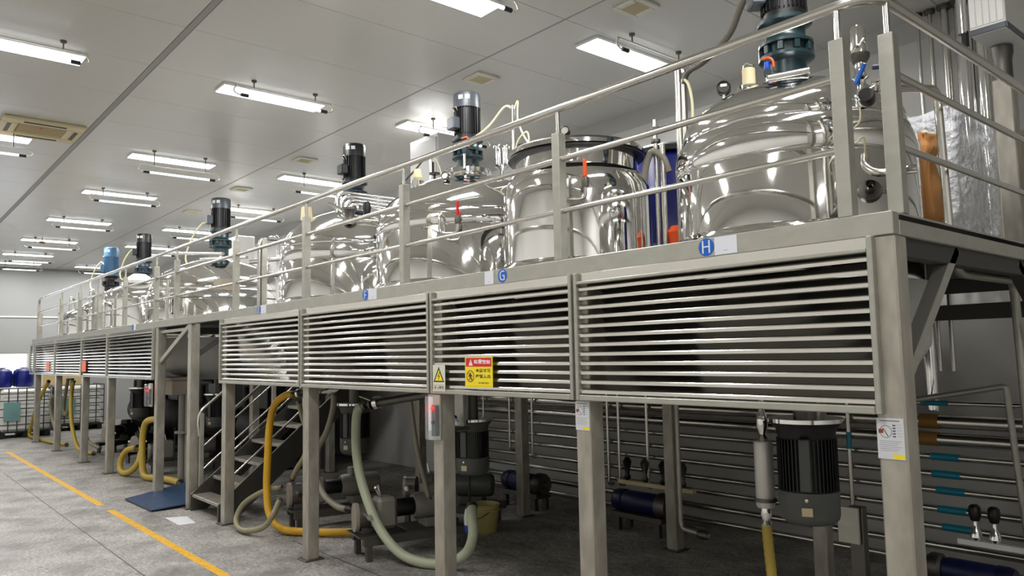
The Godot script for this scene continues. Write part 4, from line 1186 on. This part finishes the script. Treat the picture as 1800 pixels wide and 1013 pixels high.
	part("pipe", MB.new().tube([V(-0.02, 0, 0), V(0.42, 0.06, -0.1)], 0.026, 12), M.dull, am)
	part("clamp_ring", MB.new().lathe(R([0.026, -0.014, 0.05, -0.014, 0.05, 0.014, 0.026, 0.014]), V(0.03, 0.0, 0), 18, along(V(1, 0.1, -0.2))), M.tank, am)
	hose("gray_hose", "grayish hose hanging inside the amber hose arch in front of the stairs", [V(-5.98, 1.26, -0.45), V(-5.9, 1.1, -0.46), V(-5.78, 0.92, -0.46), V(-5.82, 0.75, -0.45), V(-5.98, 0.6, -0.44), V(-6.1, 0.48, -0.44)], 0.026, M.hose_tan)
	hose("tan_hose", "tan hose coiled in a loop on the floor left of the amber hose", [V(-6.15, 0.40, -0.36), V(-6.3, 0.37, -0.25), V(-6.48, 0.25, -0.12), V(-6.5, 0.12, -0.04), V(-6.36, 0.045, 0.0), V(-6.12, 0.045, 0.0), V(-5.92, 0.10, -0.08), V(-5.88, 0.22, -0.16), V(-5.98, 0.32, -0.26)], 0.027, M.hose_tan)
	pump_set("small pump beside the stairs inside the hose loop", V(-6.02, 0, -0.50), -0.2, M.pump)
	pump_set("gray gear motor unit deeper under the deck behind the second post", V(-5.45, 0, -1.5), -0.9, M.graymotor)
	# far group left of the stair gap
	hose("yellow_hose", "yellow hose arching down beside the post left of the stair gap", [V(-10.2, 0.86, -0.34), V(-10.4, 0.86, -0.32), V(-10.7, 0.80, -0.3), V(-10.78, 0.6, -0.28), V(-10.72, 0.35, -0.26), V(-10.62, 0.12, -0.25), V(-10.5, 0.05, -0.26), V(-10.2, 0.06, -0.32), V(-9.85, 0.07, -0.38), V(-9.5, 0.06, -0.42)], 0.045, M.hose_olive)
	hose("yellow_hose", "yellow hose curled in a ring on the floor by the small far pump", [V(-11.2, 0.4, -0.32), V(-11.35, 0.36, -0.22), V(-11.45, 0.22, -0.16), V(-11.4, 0.08, -0.14), V(-11.15, 0.05, -0.14), V(-10.98, 0.1, -0.2), V(-10.9, 0.22, -0.26), V(-11.0, 0.36, -0.32)], 0.042, M.hose_olive)
	pump_set("pale far pump behind the curled yellow hose", V(-11.0, 0, -0.55), -0.2, M.pump)
	var dr := thing("drain_column", "pair of upright gray drain pipes with a flange left of the blue plate", "pipe", V(-9.67, 0, -0.52))
	part("pipe", MB.new().tube([V(-0.05, 0, 0.02), V(-0.05, 1.3, 0.02)], 0.05, 20).tube([V(0.055, 0, -0.03), V(0.055, 1.3, -0.03)], 0.045, 20), M.pump, dr)
	part("flange", MB.new().lathe(R([0.05, 0.70, 0.13, 0.70, 0.13, 0.73, 0.05, 0.73]), Vector3.ZERO, 24), M.pump, dr)
	var ex := thing("exhaust_box", "brownish metal box above the drain pipes under the deck", "box", V(-9.95, 1.22, -0.5))
	part("casing", MB.new().box(V(0, 0.10, 0), V(0.6, 0.2, 0.34), 0.01), M.sackcloth, ex)
	part("lid", MB.new().box(V(0, 0.22, 0), V(0.66, 0.04, 0.4), 0.006), M.sackcloth, ex)
	hose("yellow_hose", "long yellow hose slanting down from the end post to the floor", [V(-17.6, 1.3, -0.2), V(-17.9, 1.0, -0.12), V(-18.4, 0.68, -0.1), V(-18.9, 0.3, -0.1), V(-19.1, 0.07, -0.1), V(-18.6, 0.04, -0.12), V(-17.4, 0.04, -0.2), V(-16.4, 0.04, -0.35)], 0.035, M.hose_olive)
	hose("yellow_hose", "yellowish hose bulging out before the container, right of the end post", [V(-18.3, 0.92, -0.55), V(-18.8, 0.92, -0.5), V(-19.05, 0.74, -0.5), V(-18.95, 0.48, -0.5), V(-18.6, 0.25, -0.5), V(-18.2, 0.15, -0.52)], 0.035, M.hose_tan)
	hose("gray_hose", "brownish hose hanging in a narrow loop between the far posts", [V(-17.4, 1.34, -0.6), V(-17.35, 1.0, -0.58), V(-17.5, 0.66, -0.56), V(-17.75, 0.56, -0.56), V(-17.95, 0.7, -0.56), V(-17.9, 1.05, -0.58), V(-17.8, 1.34, -0.6)], 0.035, M.hose_tan)
	hose("yellow_hose", "pale yellow hose curving along the third far post to the floor", [V(-15.4, 1.34, -0.25), V(-15.42, 1.1, -0.22), V(-15.32, 0.8, -0.2), V(-15.12, 0.45, -0.2), V(-14.75, 0.1, -0.24), V(-14.3, 0.04, -0.4)], 0.035, M.hose_olive)
	hose("yellow_hose", "second pale yellow hose hugging the inner side of the third far post", [V(-15.1, 1.34, -0.4), V(-15.05, 1.0, -0.36), V(-14.85, 0.6, -0.34), V(-14.6, 0.25, -0.36), V(-14.3, 0.12, -0.5)], 0.03, M.hose_tan)
	# dark machinery at the back of the far half
	for q in [[-12.6, -0.7, "dark pump under the second far tank"], [-14.6, -0.7, "dark pump under the light blue motor's tank"]]:
		pump_set(q[2], V(q[0], 0, q[1]), 0.8, M.iron)
	for q in [[-12.747, -0.757, 0.75, "black motor hung below the second far tank"], [-10.182, -1.153, 0.7, "black motor hung below the widest tank"]]:
		bottom_motor(q[3], V(q[0], 0, q[1]), q[2], q[2] + 0.45, 0.16, true)

func added_skid(label: String, at: Vector3) -> void:
	var t := thing("added_dark_skid", label, "machine", at, "dark fillers added under the far deck")  # invented dark machine, added as a mass that darkens the far under-deck space
	part("frame", MB.new().box(V(0, 0.08, 0), V(1.5, 0.1, 0.7), 0.006), M.iron, t)
	part("vessel", MB.new().lathe(R([0.0, -0.55, 0.22, -0.5, 0.3, -0.4, 0.3, 0.4, 0.22, 0.5, 0.0, 0.55]), V(0, 0.62, 0), 24, along(V(1, 0, 0))), M.iron, t)
	part("control_box", MB.new().box(V(0.35, 1.1, 0.05), V(0.5, 0.36, 0.3), 0.01), M.black, t)
	for x in [-0.45, 0.45]:
		part("leg", MB.new().box(V(x, 0.24, 0), V(0.08, 0.3, 0.4), 0.004), M.iron, t)
	part("pipe", MB.new().tube(pipe([V(-0.5, 0.9, 0.1), V(-0.5, 1.28, 0.1), V(0.1, 1.28, 0.1)], 0.1), 0.05, 12), M.iron, t)

func pipes() -> void:
	added_skid("added dark filler body on a frame under the widest tank's back side", V(-10.6, 0, -2.02))
	added_skid("added dark filler body on a frame under the second far tank", V(-12.6, 0, -2.0))
	added_skid("added dark filler body on a frame under the light blue motor's tank", V(-14.8, 0, -2.0))
	added_skid("added dark filler body on a frame near the far end post", V(-17.0, 0, -2.0))
	# rack of horizontal pipes along the back wall
	var ys := [1.275, 1.14, 1.015, 0.885, 0.765, 0.645, 0.515, 0.385, 0.255, 0.12]
	var rs := [0.018, 0.052, 0.048, 0.025, 0.025, 0.025, 0.025, 0.025, 0.028, 0.028]
	var nm := ["topmost thin", "upper thick", "lower thick", "fourth from the top", "fifth from the top", "sixth from the top", "seventh from the top", "with the lowest teal tape", "second lowest", "lowest"]
	for k in 10:
		var z := -3.1 + (0.03 if k % 2 == 0 else 0.0)
		var t := thing("rack_pipe", "horizontal steel pipe along the back wall, " + nm[k] + " of the rack", "pipe", V(0, ys[k], z), "pipe rack on the back wall")
		part("pipe", MB.new().tube([V(-7.2, 0, 0), V(0.9, 0, 0)], rs[k], 14), M.tube, t)
		if k == 1 or k == 2:
			part("brown_tape", MB.new().tube([V(-1.12, 0, 0), V(-0.99, 0, 0)], rs[k] + 0.002, 14), M.brown_tape, t)
		if k == 0 or (k > 2 and k < 8):
			part("teal_tape", MB.new().tube([V(-1.10 + 0.012 * k, 0, 0), V(-0.91 + 0.012 * k, 0, 0)], rs[k] + 0.002, 14), M.teal_tape, t)
	# upright pipes standing before the rack
	var up := [[-4.18, 0.33, 1.9, 0.017, "left of a close pair"], [-4.03, 0.34, 1.9, 0.017, "right of a close pair"], [-3.66, 0.36, 1.9, 0.018, "next right after the close pair"], [-1.635, 0.40, 1.5, 0.017, "with a teal band, right of the finned motor"], [-5.35, 0.5, 1.9, 0.015, "behind the bucket"], [-5.75, 0.55, 1.9, 0.014, "left of the one behind the bucket"], [-6.4, 0.6, 1.9, 0.014, "near the pale drain hose"], [-6.25, 0.6, 1.9, 0.014, "nearest right of the pale drain hose"]]
	for q in up:
		var t := thing("upright_pipe", "thin upright steel pipe before the rack, " + q[4], "pipe", V(q[0], 0, -3.02), "upright pipes before the rack")
		part("pipe", MB.new().tube(pipe([V(0, q[2], 0), V(0, q[1], 0), V(0, q[1], -0.07)], 0.04), q[3], 10), M.tube, t)
		if q[0] == -1.635:
			part("teal_tape", MB.new().tube([V(0, 0.9, 0), V(0, 1.03, 0)], q[3] + 0.002, 10), M.teal_tape, t)
	var b := thing("bent_pipe", "steel pipe bent over and down at the right, before the taped rack pipes", "pipe", V(0, 0, -2.75))
	part("pipe", MB.new().tube(pipe([V(-1.2, 1.28, 0), V(-0.46, 1.42, -0.05), V(-0.40, 0.42, -0.05)], 0.03), 0.021, 12), M.satin, b)
	var c := thing("bent_pipe", "long upright steel pipe on the rear post turning to a valve near the floor", "pipe", V(-2.77, 0, -2.34))
	part("pipe", MB.new().tube(pipe([V(0, 1.9, 0), V(0, 0.22, 0), V(0.28, 0.2, 0.0)], 0.06), 0.02, 12), M.satin, c)
	part("valve", MB.new().lathe(R([0.0, -0.05, 0.03, -0.05, 0.04, 0.0, 0.03, 0.05, 0.0, 0.05]), V(0.22, 0.2, 0), 14, along(V(1, 0, 0))).box(V(0.2, 0.26, 0), V(0.1, 0.014, 0.02), 0.003), M.dull, c)
	# low rails and brackets at the back, corner pump group at right
	small_pump("dark blue pump on a bench under the close pair of upright pipes", V(-3.5, 0, -2.75), 0.0)
	small_pump("dark blue pump at the right frame edge below the black valve knobs", V(-0.70, 0, -2.62), PI, 0.8)
	small_pump("dark blue pump half hidden behind the bucket", V(-5.2, 0, -2.78), 0.0)
	var vb := thing("valve_bank", "pair of black-knobbed valves on a white rail at the right edge", "valve", V(-0.55, 0, -2.6))
	part("rail", MB.new().box(V(0.12, 0.42, 0), V(0.62, 0.035, 0.04), 0.003), M.white, vb)
	for k in 3:
		var x: float = [-0.08, 0.03, 0.27][k]
		part("valve", MB.new().lathe(R([0.02, 0.44, 0.035, 0.46, 0.03, 0.5, 0.015, 0.52, 0.012, 0.56]), V(x, 0, 0), 14), M.tank, vb)
		part("black_knob", MB.new().lathe(R([0.0, 0.56, 0.026, 0.565, 0.036, 0.6, 0.034, 0.65, 0.02, 0.665, 0.0, 0.667]), V(x, 0, 0), 16), M.black, vb)
	var sr := thing("pump_rail", "cream shelf rail with small valves above the dark blue pump", "rail", V(-3.45, 0, -2.86))
	part("rail", MB.new().box(V(0, 0.42, 0), V(0.9, 0.04, 0.05), 0.003), M.cream, sr)
	for k in 4:
		part("valve", MB.new().lathe(R([0.02, 0.44, 0.035, 0.47, 0.02, 0.5, 0.03, 0.56, 0.045, 0.62, 0.02, 0.66, 0.0, 0.66]), V(-0.34 + 0.22 * k, 0, 0), 14), M.dull if k % 2 else M.black, sr)
	var ub := thing("drain_pipe", "elbowed steel pipe under the deck behind the knee brace", "pipe", V(-0.15, 0, 0))
	part("pipe", MB.new().tube(pipe([V(0, 2.17, -1.18), V(0, 2.05, -1.2), V(0, 2.05, -2.02), V(0, 0.9, -2.1)], 0.07), 0.024, 12), M.satin, ub)
	var kn := thing("floor_valve", "small valve on a low pipe near the yellow ribbed hose", "valve", V(-1.05, 0, -1.25))
	part("pipe", MB.new().tube([V(0.02, 0.3, 0), V(0.45, 0.42, -0.35)], 0.02, 10), M.dull, kn)
	part("valve", MB.new().lathe(R([0.0, -0.07, 0.03, -0.06, 0.045, 0.0, 0.03, 0.06, 0.0, 0.07]), V(0.02, 0.3, 0), 14, along(V(1, 0.3, -0.6))), M.tank, kn)
	part("stand", MB.new().box(V(0.1, 0.15, -0.06), V(0.05, 0.3, 0.05), 0.003), M.dull, kn)
	part("teal_tape", MB.new().tube([V(0.2, 0.35, -0.147), V(0.28, 0.372, -0.212)], 0.023, 10), M.teal_tape, kn)
	# gray steel support foot below the corner motor
	var sf := thing("support_stand", "steel support stand on the floor below the gray finned motor", "stand", V(-0.85, 0, -1.35))
	part("plate", MB.new().box(V(0, 0.7, 0), V(0.12, 0.2, 0.02), 0.003), M.satin, sf)
	part("post", MB.new().box(V(0.03, 0.4, -0.05), V(0.08, 0.8, 0.06), 0.004), M.dull, sf)

func floor_items() -> void:
	# painted lines
	for q in [[-16.3, -8.9, 0.66, "far stretch of the worn yellow floor line"], [-8.5, -0.5, 0.655, "near stretch of the yellow floor line"]]:
		var t := MB.new().box(V((q[0] + q[1]) * 0.5, 0.001, q[2]), V(q[1] - q[0], 0.002, 0.075))
		single("floor_line", "painted on concrete, " + q[3], "floor marking", t, M.yline, Vector3.ZERO, "yellow floor lines")
	# blue steel plate leaning flat by the stairs
	var bp := MB.new().extr([Vector2(-9.04, -0.37), Vector2(-8.02, -0.35), Vector2(-8.02, 0.10), Vector2(-8.62, 0.52), Vector2(-9.5, 0.52)], 0.012, V(0, 0.03, 0), Basis(V(1, 0, 0), V(0, 0.05, -1), V(0, 1, 0.05)))
	single("floor_plate", "blue painted steel plate lying on the floor beside the stairs", "plate", bp, M.plate)
	single("paper_sheet", "white sheet of paper on the floor before the stairs", "paper", MB.new().extr([Vector2(-7.578, -0.33), Vector2(-7.079, -0.335), Vector2(-7.065, -0.175), Vector2(-7.486, -0.13)], 0.002, V(0, 0.001, 0), Basis(V(1, 0, 0), V(0, 0, -1), V(0, 1, 0))), M.paper)
	# bucket
	var b := thing("bucket", "cream plastic bucket on the dark floor behind the red-lamp post", "bucket", V(-4.62, 0, -1.72))
	part("body", MB.new().lathe(R([0.0, 0.0, 0.115, 0.0, 0.12, 0.01, 0.14, 0.2, 0.155, 0.205, 0.155, 0.222, 0.143, 0.225, 0.145, 0.25, 0.155, 0.255, 0.15, 0.262, 0.138, 0.262, 0.13, 0.2, 0.112, 0.012, 0.0, 0.012]), Vector3.ZERO, 32), M.bucket, b)
	part("handle", MB.new().tube(curve([V(-0.15, 0.22, 0.02), V(-0.1, 0.16, 0.12), V(0.0, 0.14, 0.16), V(0.1, 0.16, 0.12), V(0.15, 0.22, 0.02)], 5), 0.005, 6), M.cable, b)
	# hanging connector with blue ring
	var pc := thing("hanging_plug", "white plug with a blue ring hanging on a black cord behind the red-lamp post", "connector", V(-3.86, 0, -0.95))
	part("cord", MB.new().tube([V(0.06, 1.1, 0.0), V(0.03, 0.7, 0.0), V(0.02, 0.43, 0)], 0.008, 8), M.rubber, pc)
	part("plug", MB.new().lathe(R([0.0, 0.3, 0.032, 0.3, 0.035, 0.36, 0.024, 0.42, 0.012, 0.44, 0.0, 0.44]), Vector3.ZERO, 16), M.white, pc)
	part("blue_ring", MB.new().lathe(R([0.0, 0.24, 0.026, 0.24, 0.03, 0.3, 0.0, 0.3]), Vector3.ZERO, 16), M.bluecap, pc)
	# push-button boxes
	var names := ["clear-covered switch box with a lit red lamp on the post under the warning board", "small switch box with a red lamp on the post left of the stair gap"]
	var at := [V(-2.92, 1.14, 0.0), V(-9.35, 1.1, 0.0)]
	for k in 2:
		var s := thing("switch_box", names[k], "switch", at[k])
		part("back_plate", MB.new().box(V(-0.01, 0.15, 0.01), V(0.14, 0.3, 0.02), 0.004), M.satin, s)
		part("paper_notice", MB.new().box(V(-0.045, 0.17, 0.021), V(0.055, 0.22, 0.002)), M.paper, s)
		part("box", MB.new().box(V(0.025, 0.13, 0.035), V(0.05, 0.2, 0.03), 0.004), M.cover, s)
		part("cover", MB.new().box(V(0.027, 0.15, 0.058), V(0.075, 0.28, 0.07), 0.006), M.glass, s)
		part("red_lamp", MB.new().lathe(R([0.0, 0.0, 0.014, 0.0, 0.014, 0.012, 0.01, 0.018, 0.0, 0.02]), V(0.028, 0.21, 0.05), 18, along(V(0, 0, 1))), M.redlamp, s)
		part("black_button", MB.new().lathe(R([0.0, 0.0, 0.014, 0.0, 0.012, 0.012, 0.0, 0.013]), V(0.028, 0.12, 0.05), 14, along(V(0, 0, 1))), M.black, s)
		var l := OmniLight3D.new()
		l.name = "red_glow"
		l.light_color = Color(1, 0.1, 0.05)
		l.light_energy = 0.004
		l.light_size = 0.015
		l.shadow_enabled = true
		l.omni_range = 30.0
		l.omni_attenuation = 2.0
		l.position = at[k] + V(0.028, 0.21, 0.085)
		add_child(l, true)
	containers()

func containers() -> void:
	var lab := ["white caged tank container at the left edge, blue drums on top", "white caged tank container behind the end post of the platform"]
	for k in 2:
		var t := thing("tank_container", lab[k], "container", [V(-19.95, 0, -0.06), V(-20.9, 0, -1.35)][k])
		var w := 1.04
		part("bottle", MB.new().box(V(0, 0.62, 0), V(1.1, 0.96, w - 0.06), 0.06), M.white, t)
		var pal := MB.new()
		for z in [-0.44, 0, 0.44]:
			pal.box(V(0, 0.06, z), V(1.2, 0.1, 0.1), 0.006)
		pal.box(V(0, 0.13, 0), V(1.2, 0.03, w), 0.004)
		part("pallet", pal, M.rubber, t)
		for y in [0.3, 0.48, 0.66, 0.84, 1.0, 1.12]:
			part("cage_bar", MB.new().tube([V(0.6, y, -w / 2), V(0.6, y, w / 2)], 0.011, 8).tube([V(-0.6, y, w / 2), V(0.6, y, w / 2)], 0.011, 8).tube([V(-0.6, y, -w / 2), V(0.6, y, -w / 2)], 0.011, 8), M.iron, t)
		for j in 7:
			var z := -w / 2 + w * j / 6.0
			part("cage_bar", MB.new().tube([V(0.6, 0.14, z), V(0.6, 1.12, z)], 0.011, 8), M.iron, t)
		for j in 6:
			var x := -0.6 + 1.2 * j / 6.0
			part("cage_bar", MB.new().tube([V(x, 0.14, w / 2), V(x, 1.12, w / 2)], 0.011, 8), M.iron, t)
		part("label_board", MB.new().box(V(0.615, 0.6, 0.28), V(0.006, 0.42, 0.32)), M.labelboard, t)
	var body := R([0.0, 0.0, 0.16, 0.0, 0.185, 0.03, 0.19, 0.28, 0.17, 0.37, 0.1, 0.42, 0.0, 0.43])
	var first: Node3D = null
	for k in 4:
		var at := V(-19.75, 1.14, 0.36 - 0.42 * k) if k < 2 else V(-20.15, 1.14, 0.36 - 0.42 * (k - 2))
		var lb: String = ["blue plastic drum on the container, at the very left edge, front row", "blue plastic drum on the container, right one of the front row", "blue plastic drum on the container, back row at the edge", "blue plastic drum on the container, back row, half hidden by its neighbour"][k]
		if first == null:
			first = thing("blue_drum", lb, "drum", at, "blue drums on the container")
			part("body", MB.new().lathe(body, Vector3.ZERO, 28), M.drum, first)
			part("lid", MB.new().lathe(R([0.0, 0.43, 0.05, 0.43, 0.05, 0.45, 0.0, 0.45]), Vector3.ZERO, 16), M.darkblue, first)
		else:
			copy(first, "blue_drum", at, lb)
	var cs := thing("carton_stack", "beige stacked cartons by the far wall behind the platform end", "boxes", V(-22.3, 0, -1.3))
	for k in 3:
		part("carton", MB.new().box(V(0, 0.26 + 0.52 * k, 0), V(0.7, 0.51, 1.1 - 0.03 * k), 0.01), M.beige, cs)

# ---------------------------------------------------------------- signs
func letter(t: String, size: float, depth := 0.002) -> TextMesh:
	var m := TextMesh.new()
	var f := SystemFont.new()
	f.font_names = PackedStringArray(["Droid Sans"])
	m.font = f
	m.text = t
	m.font_size = 64
	m.pixel_size = size / 64.0
	m.depth = depth
	m.curve_step = 2.0
	return m

func stroke(im: Image, a: Vector2, b: Vector2, w: float, c: Color) -> void:
	var n := int(a.distance_to(b)) + 1
	for i in n + 1:
		var p := a.lerp(b, float(i) / n)
		im.fill_rect(Rect2i(int(p.x - w / 2), int(p.y - w / 2), int(ceilf(w)), int(ceilf(w))), c)

# characters as strokes on a 10 x 10 grid: x0 y0 x1 y1 per pair of points
const GLYPH := {
	"有": "0292 5014 1408 3539 3585 8589 3555 3777 8979",
	"限": "1019 1040 4033 3345 4525 5090 9094 5292 5494 5059 5938 6489 8564",
	"空": "5051 0202 0292 9293 0203 3214 6296 1585 5559 0999",
	"间": "1122 1319 3292 9299 9989 3467 3466 6469 3466 3669 3939",
	"未": "2383 0494 5059 5518 5598",
	"经": "2014 1434 3417 1748 0949 5181 8155 5597 5686 7679 4999",
	"许": "1122 0333 3338 3849 6153 5292 4696 7279",
	"可": "0191 8189 8969 2454 5457 5727 2724",
	"严": "0191 3236 6266 1383 2494 1404 1409",
	"禁": "0141 2004 2048 5191 7055 7099 3585 1797 5759 3929",
	"入": "3040 4055 5509 5599",
	"内": "1219 1292 9299 9979 5055 5527 5578",
	"当": "5053 2133 8163 1585 8589 1989 1787",
	"心": "1438 3638 3889 8987 5063 8496",
	"触": "3013 1340 1319 3349 4349 2648 5292 5296 9296 5696 7079 5999",
	"电": "1282 1217 1787 8287 1484 5058 5898"}

func glyph(im: Image, ch: String, x: float, y: float, s: float, w: float, c: Color) -> void:
	var g: String = GLYPH[ch]
	for seg in g.split(" "):
		var a := Vector2(float(seg.substr(0, 1)), float(seg.substr(1, 1)))
		var b := Vector2(float(seg.substr(2, 1)), float(seg.substr(3, 1)))
		stroke(im, Vector2(x, y) + a * s / 9.5, Vector2(x, y) + b * s / 9.5, w, c)

func print_mat(im: Image) -> StandardMaterial3D:
	var m := mat(Color.WHITE, 0.5)
	m.albedo_texture = ImageTexture.create_from_image(im)
	return m

# a thin board with printed front
func board(t: Node3D, w: float, h: float, m: Material, edge: Material, z := 0.0, called := "board") -> void:
	var b := part(called, MB.new().box(V(0, 0, z + 0.0015), V(w, h, 0.003)), edge, t)
	part("print", MB.new().poly([V(-w / 2, -h / 2, z + 0.0035), V(w / 2, -h / 2, z + 0.0035), V(w / 2, h / 2, z + 0.0035), V(-w / 2, h / 2, z + 0.0035)], V(0, 0, 1), [Vector2(0, 1), Vector2(1, 1), Vector2(1, 0), Vector2(0, 0)]), m, b)

func tri_fill(im: Image, a: Vector2, b: Vector2, c: Vector2, col: Color) -> void:
	for y in range(int(a.y), int(b.y) + 1):
		var k := (y - a.y) / (b.y - a.y)
		var x0 := lerpf(a.x, b.x, k)
		var x1 := lerpf(a.x, c.x, k)
		im.fill_rect(Rect2i(int(x0), y, int(x1 - x0) + 1, 1), col)

func signs() -> void:
	# round letter badges and their white cards on the fascia
	var fx := 0.0015
	var ds := [["H", -0.775, 0.041, -0.672, 0.115], ["G", -2.225, 0.041, -2.35, 0.085], ["F", -3.855, 0.041, -3.745, 0.12], ["E", -5.885, 0.041, -5.77, 0.12], ["", -10.33, 0.04, -10.22, 0.09]]
	for d in ds:
		var nm: String = ("reading " + d[0]) if d[0] != "" else "too far to read"
		var t := thing("letter_badge", "round blue badge on the platform fascia, " + nm, "sign", V(d[1], 2.1625, 0.0), "round badges on the fascia")
		part("disc", MB.new().lathe(R([0.0, 0.0, d[2], 0.0, d[2], 0.002, 0.0, 0.002]), Vector3.ZERO, 36, along(V(0, 0, 1))), M.label, t)
		if d[0] != "":
			var l := part("lettering", letter(d[0], 0.082), M.paper, t)
			l.position = V(0, 0, 0.0025)
		var im := Image.create(128, 96, false, Image.FORMAT_RGBA8)
		im.fill(Color(0.86, 0.87, 0.9))
		for k in 5:
			im.fill_rect(Rect2i(52 + k * 5, 74, 3, 3), Color(0.4, 0.4, 0.42))
		var c := thing("white_card", "white card beside the round blue badge " + nm, "card", V(d[3], 2.160, 0.0), "white cards on the fascia")
		board(c, d[4], 0.08, print_mat(im), M.paper)
	# confined-space warning board
	var im := Image.create(512, 512, false, Image.FORMAT_RGBA8)
	var yel := Color(0.95, 0.86, 0.02)
	var blk := Color(0.12, 0.10, 0.02)
	im.fill(yel)
	im.fill_rect(Rect2i(16, 16, 480, 150), Color(0.80, 0.07, 0.06))
	tri_fill(im, Vector2(110, 36), Vector2(70, 146), Vector2(150, 146), Color(0.95, 0.9, 0.92))
	im.fill_rect(Rect2i(107, 66, 7, 44), Color(0.8, 0.07, 0.06))
	im.fill_rect(Rect2i(107, 120, 7, 9), Color(0.8, 0.07, 0.06))
	var k := 0
	for ch in "有限空间":
		glyph(im, ch, 176 + 76 * k, 50, 66, 9, Color(0.96, 0.93, 0.95))
		k += 1
	k = 0
	for ch in "未经许可":
		glyph(im, ch, 206 + 70 * k, 200, 58, 9, blk)
		k += 1
	k = 0
	for ch in "严禁入内":
		glyph(im, ch, 206 + 70 * k, 300, 58, 9, blk)
		k += 1
	var cc := Vector2(100, 330)
	for a in 160:
		var th := TAU * a / 160
		var p := cc + Vector2(cos(th) * 66, sin(th) * 96)
		im.fill_rect(Rect2i(int(p.x) - 6, int(p.y) - 6, 12, 12), Color(0.45, 0.13, 0.03))
	stroke(im, cc + Vector2(-46, -68), cc + Vector2(46, 68), 9, Color(0.45, 0.13, 0.03))
	im.fill_rect(Rect2i(88, 262, 24, 26), blk)
	im.fill_rect(Rect2i(82, 292, 36, 58), blk)
	stroke(im, cc + Vector2(-10, 20), cc + Vector2(-22, 70), 13, blk)
	stroke(im, cc + Vector2(10, 20), cc + Vector2(20, 70), 13, blk)
	stroke(im, cc + Vector2(-16, -32), cc + Vector2(-38, 10), 10, blk)
	stroke(im, cc + Vector2(16, -32), cc + Vector2(38, 10), 10, blk)
	im.fill_rect(Rect2i(176, 190, 3, 280), Color(0.6, 0.5, 0.02))
	im.fill_rect(Rect2i(20, 488, 472, 5), Color(0.6, 0.5, 0.02))
	var wb := thing("warning_board", "yellow and red board reading 有限空间 未经许可 严禁入内 on the louvers", "sign", V(-2.425, 1.588, 0.034))
	board(wb, 0.27, 0.185, print_mat(im), M.yellow)
	var nt := part("lettering", letter("NO ADMITTANCE", 0.0135, 0.0005), M.black, wb)
	nt.position = V(0.05, -0.066, 0.004)
	# electric shock sign
	var e := Image.create(256, 400, false, Image.FORMAT_RGBA8)
	e.fill(Color(0.82, 0.84, 0.76))
	tri_fill(e, Vector2(128, 24), Vector2(14, 262), Vector2(242, 262), blk)
	tri_fill(e, Vector2(128, 74), Vector2(46, 242), Vector2(210, 242), yel)
	stroke(e, Vector2(146, 116), Vector2(110, 176), 10, blk)
	stroke(e, Vector2(110, 176), Vector2(146, 170), 10, blk)
	stroke(e, Vector2(146, 170), Vector2(116, 226), 9, blk)
	e.fill_rect(Rect2i(20, 308, 216, 72), Color(0.3, 0.3, 0.28))
	e.fill_rect(Rect2i(24, 312, 208, 64), Color(0.84, 0.85, 0.8))
	k = 0
	for ch in "当心触电":
		glyph(e, ch, 32 + 50 * k, 322, 42, 6, blk)
		k += 1
	var es := thing("shock_sign", "white card with a yellow lightning triangle reading 当心触电, left of the yellow board", "sign", V(-2.845, 1.547, 0.034))
	board(es, 0.135, 0.17, print_mat(e), M.paper)
	# far small amber tags
	for q in [[-13.15, 1.62, "amber warning tag on the second louver panel left of the stair gap"], [-16.35, 1.62, "amber warning tag on the shaded louver panel by the end post"]]:
		single("warning_tag", q[2], "sign", MB.new().box(V(0, 0, 0.0015), V(0.3, 0.18, 0.003)).box(V(0, 0.075, 0.0035), V(0.3, 0.03, 0.001)), M.orange, V(q[0], q[1], 0.034))
	single("warning_tag", "pale tag left of the amber tag on the louver frame", "sign", MB.new().box(V(0, 0, 0.0015), V(0.12, 0.18, 0.003)), M.cream, V(-13.43, 1.54, 0.034))
	# instruction placards on the two nearest posts
	var pm := Image.create(256, 384, false, Image.FORMAT_RGBA8)
	pm.fill(Color(0.80, 0.81, 0.82))
	for a in 120:
		var th := TAU * a / 120
		var p := Vector2(86, 128) + Vector2(cos(th), sin(th)) * 56
		pm.fill_rect(Rect2i(int(p.x) - 3, int(p.y) - 3, 5, 5), Color(0.35, 0.35, 0.36))
	pm.fill_rect(Rect2i(16, 104, 46, 40), Color(0.55, 0.2, 0.1))
	stroke(pm, Vector2(60, 96), Vector2(104, 168), 8, Color(0.4, 0.4, 0.4))
	for r in 5:
		pm.fill_rect(Rect2i(150, 60 + 26 * r, 30, 14), Color(0.35, 0.36, 0.4))
		pm.fill_rect(Rect2i(190, 60 + 26 * r, 48, 3), Color(0.5, 0.5, 0.52))
	for r in 6:
		pm.fill_rect(Rect2i(24, 214 + 18 * r, 206 - 20 * (r % 3), 4), Color(0.5, 0.5, 0.54))
	pm.fill_rect(Rect2i(30, 20, 190, 10), Color(0.45, 0.45, 0.48))
	pm.fill_rect(Rect2i(140, 336, 110, 40), Color(0.95, 0.85, 0.05))
	var pmat := print_mat(pm)
	var ib := thing("instruction_card", "white instruction card with a yellow corner on the corner post", "card", V(-0.005, 1.356, -0.0025))
	board(ib, 0.098, 0.15, pmat, M.paper)
	var ic := thing("instruction_card", "crumpled instruction card with a yellow corner on the second post from the right", "card", V(-1.59, 1.362, -0.0025))
	board(ic, 0.1, 0.15, pmat, M.paper)
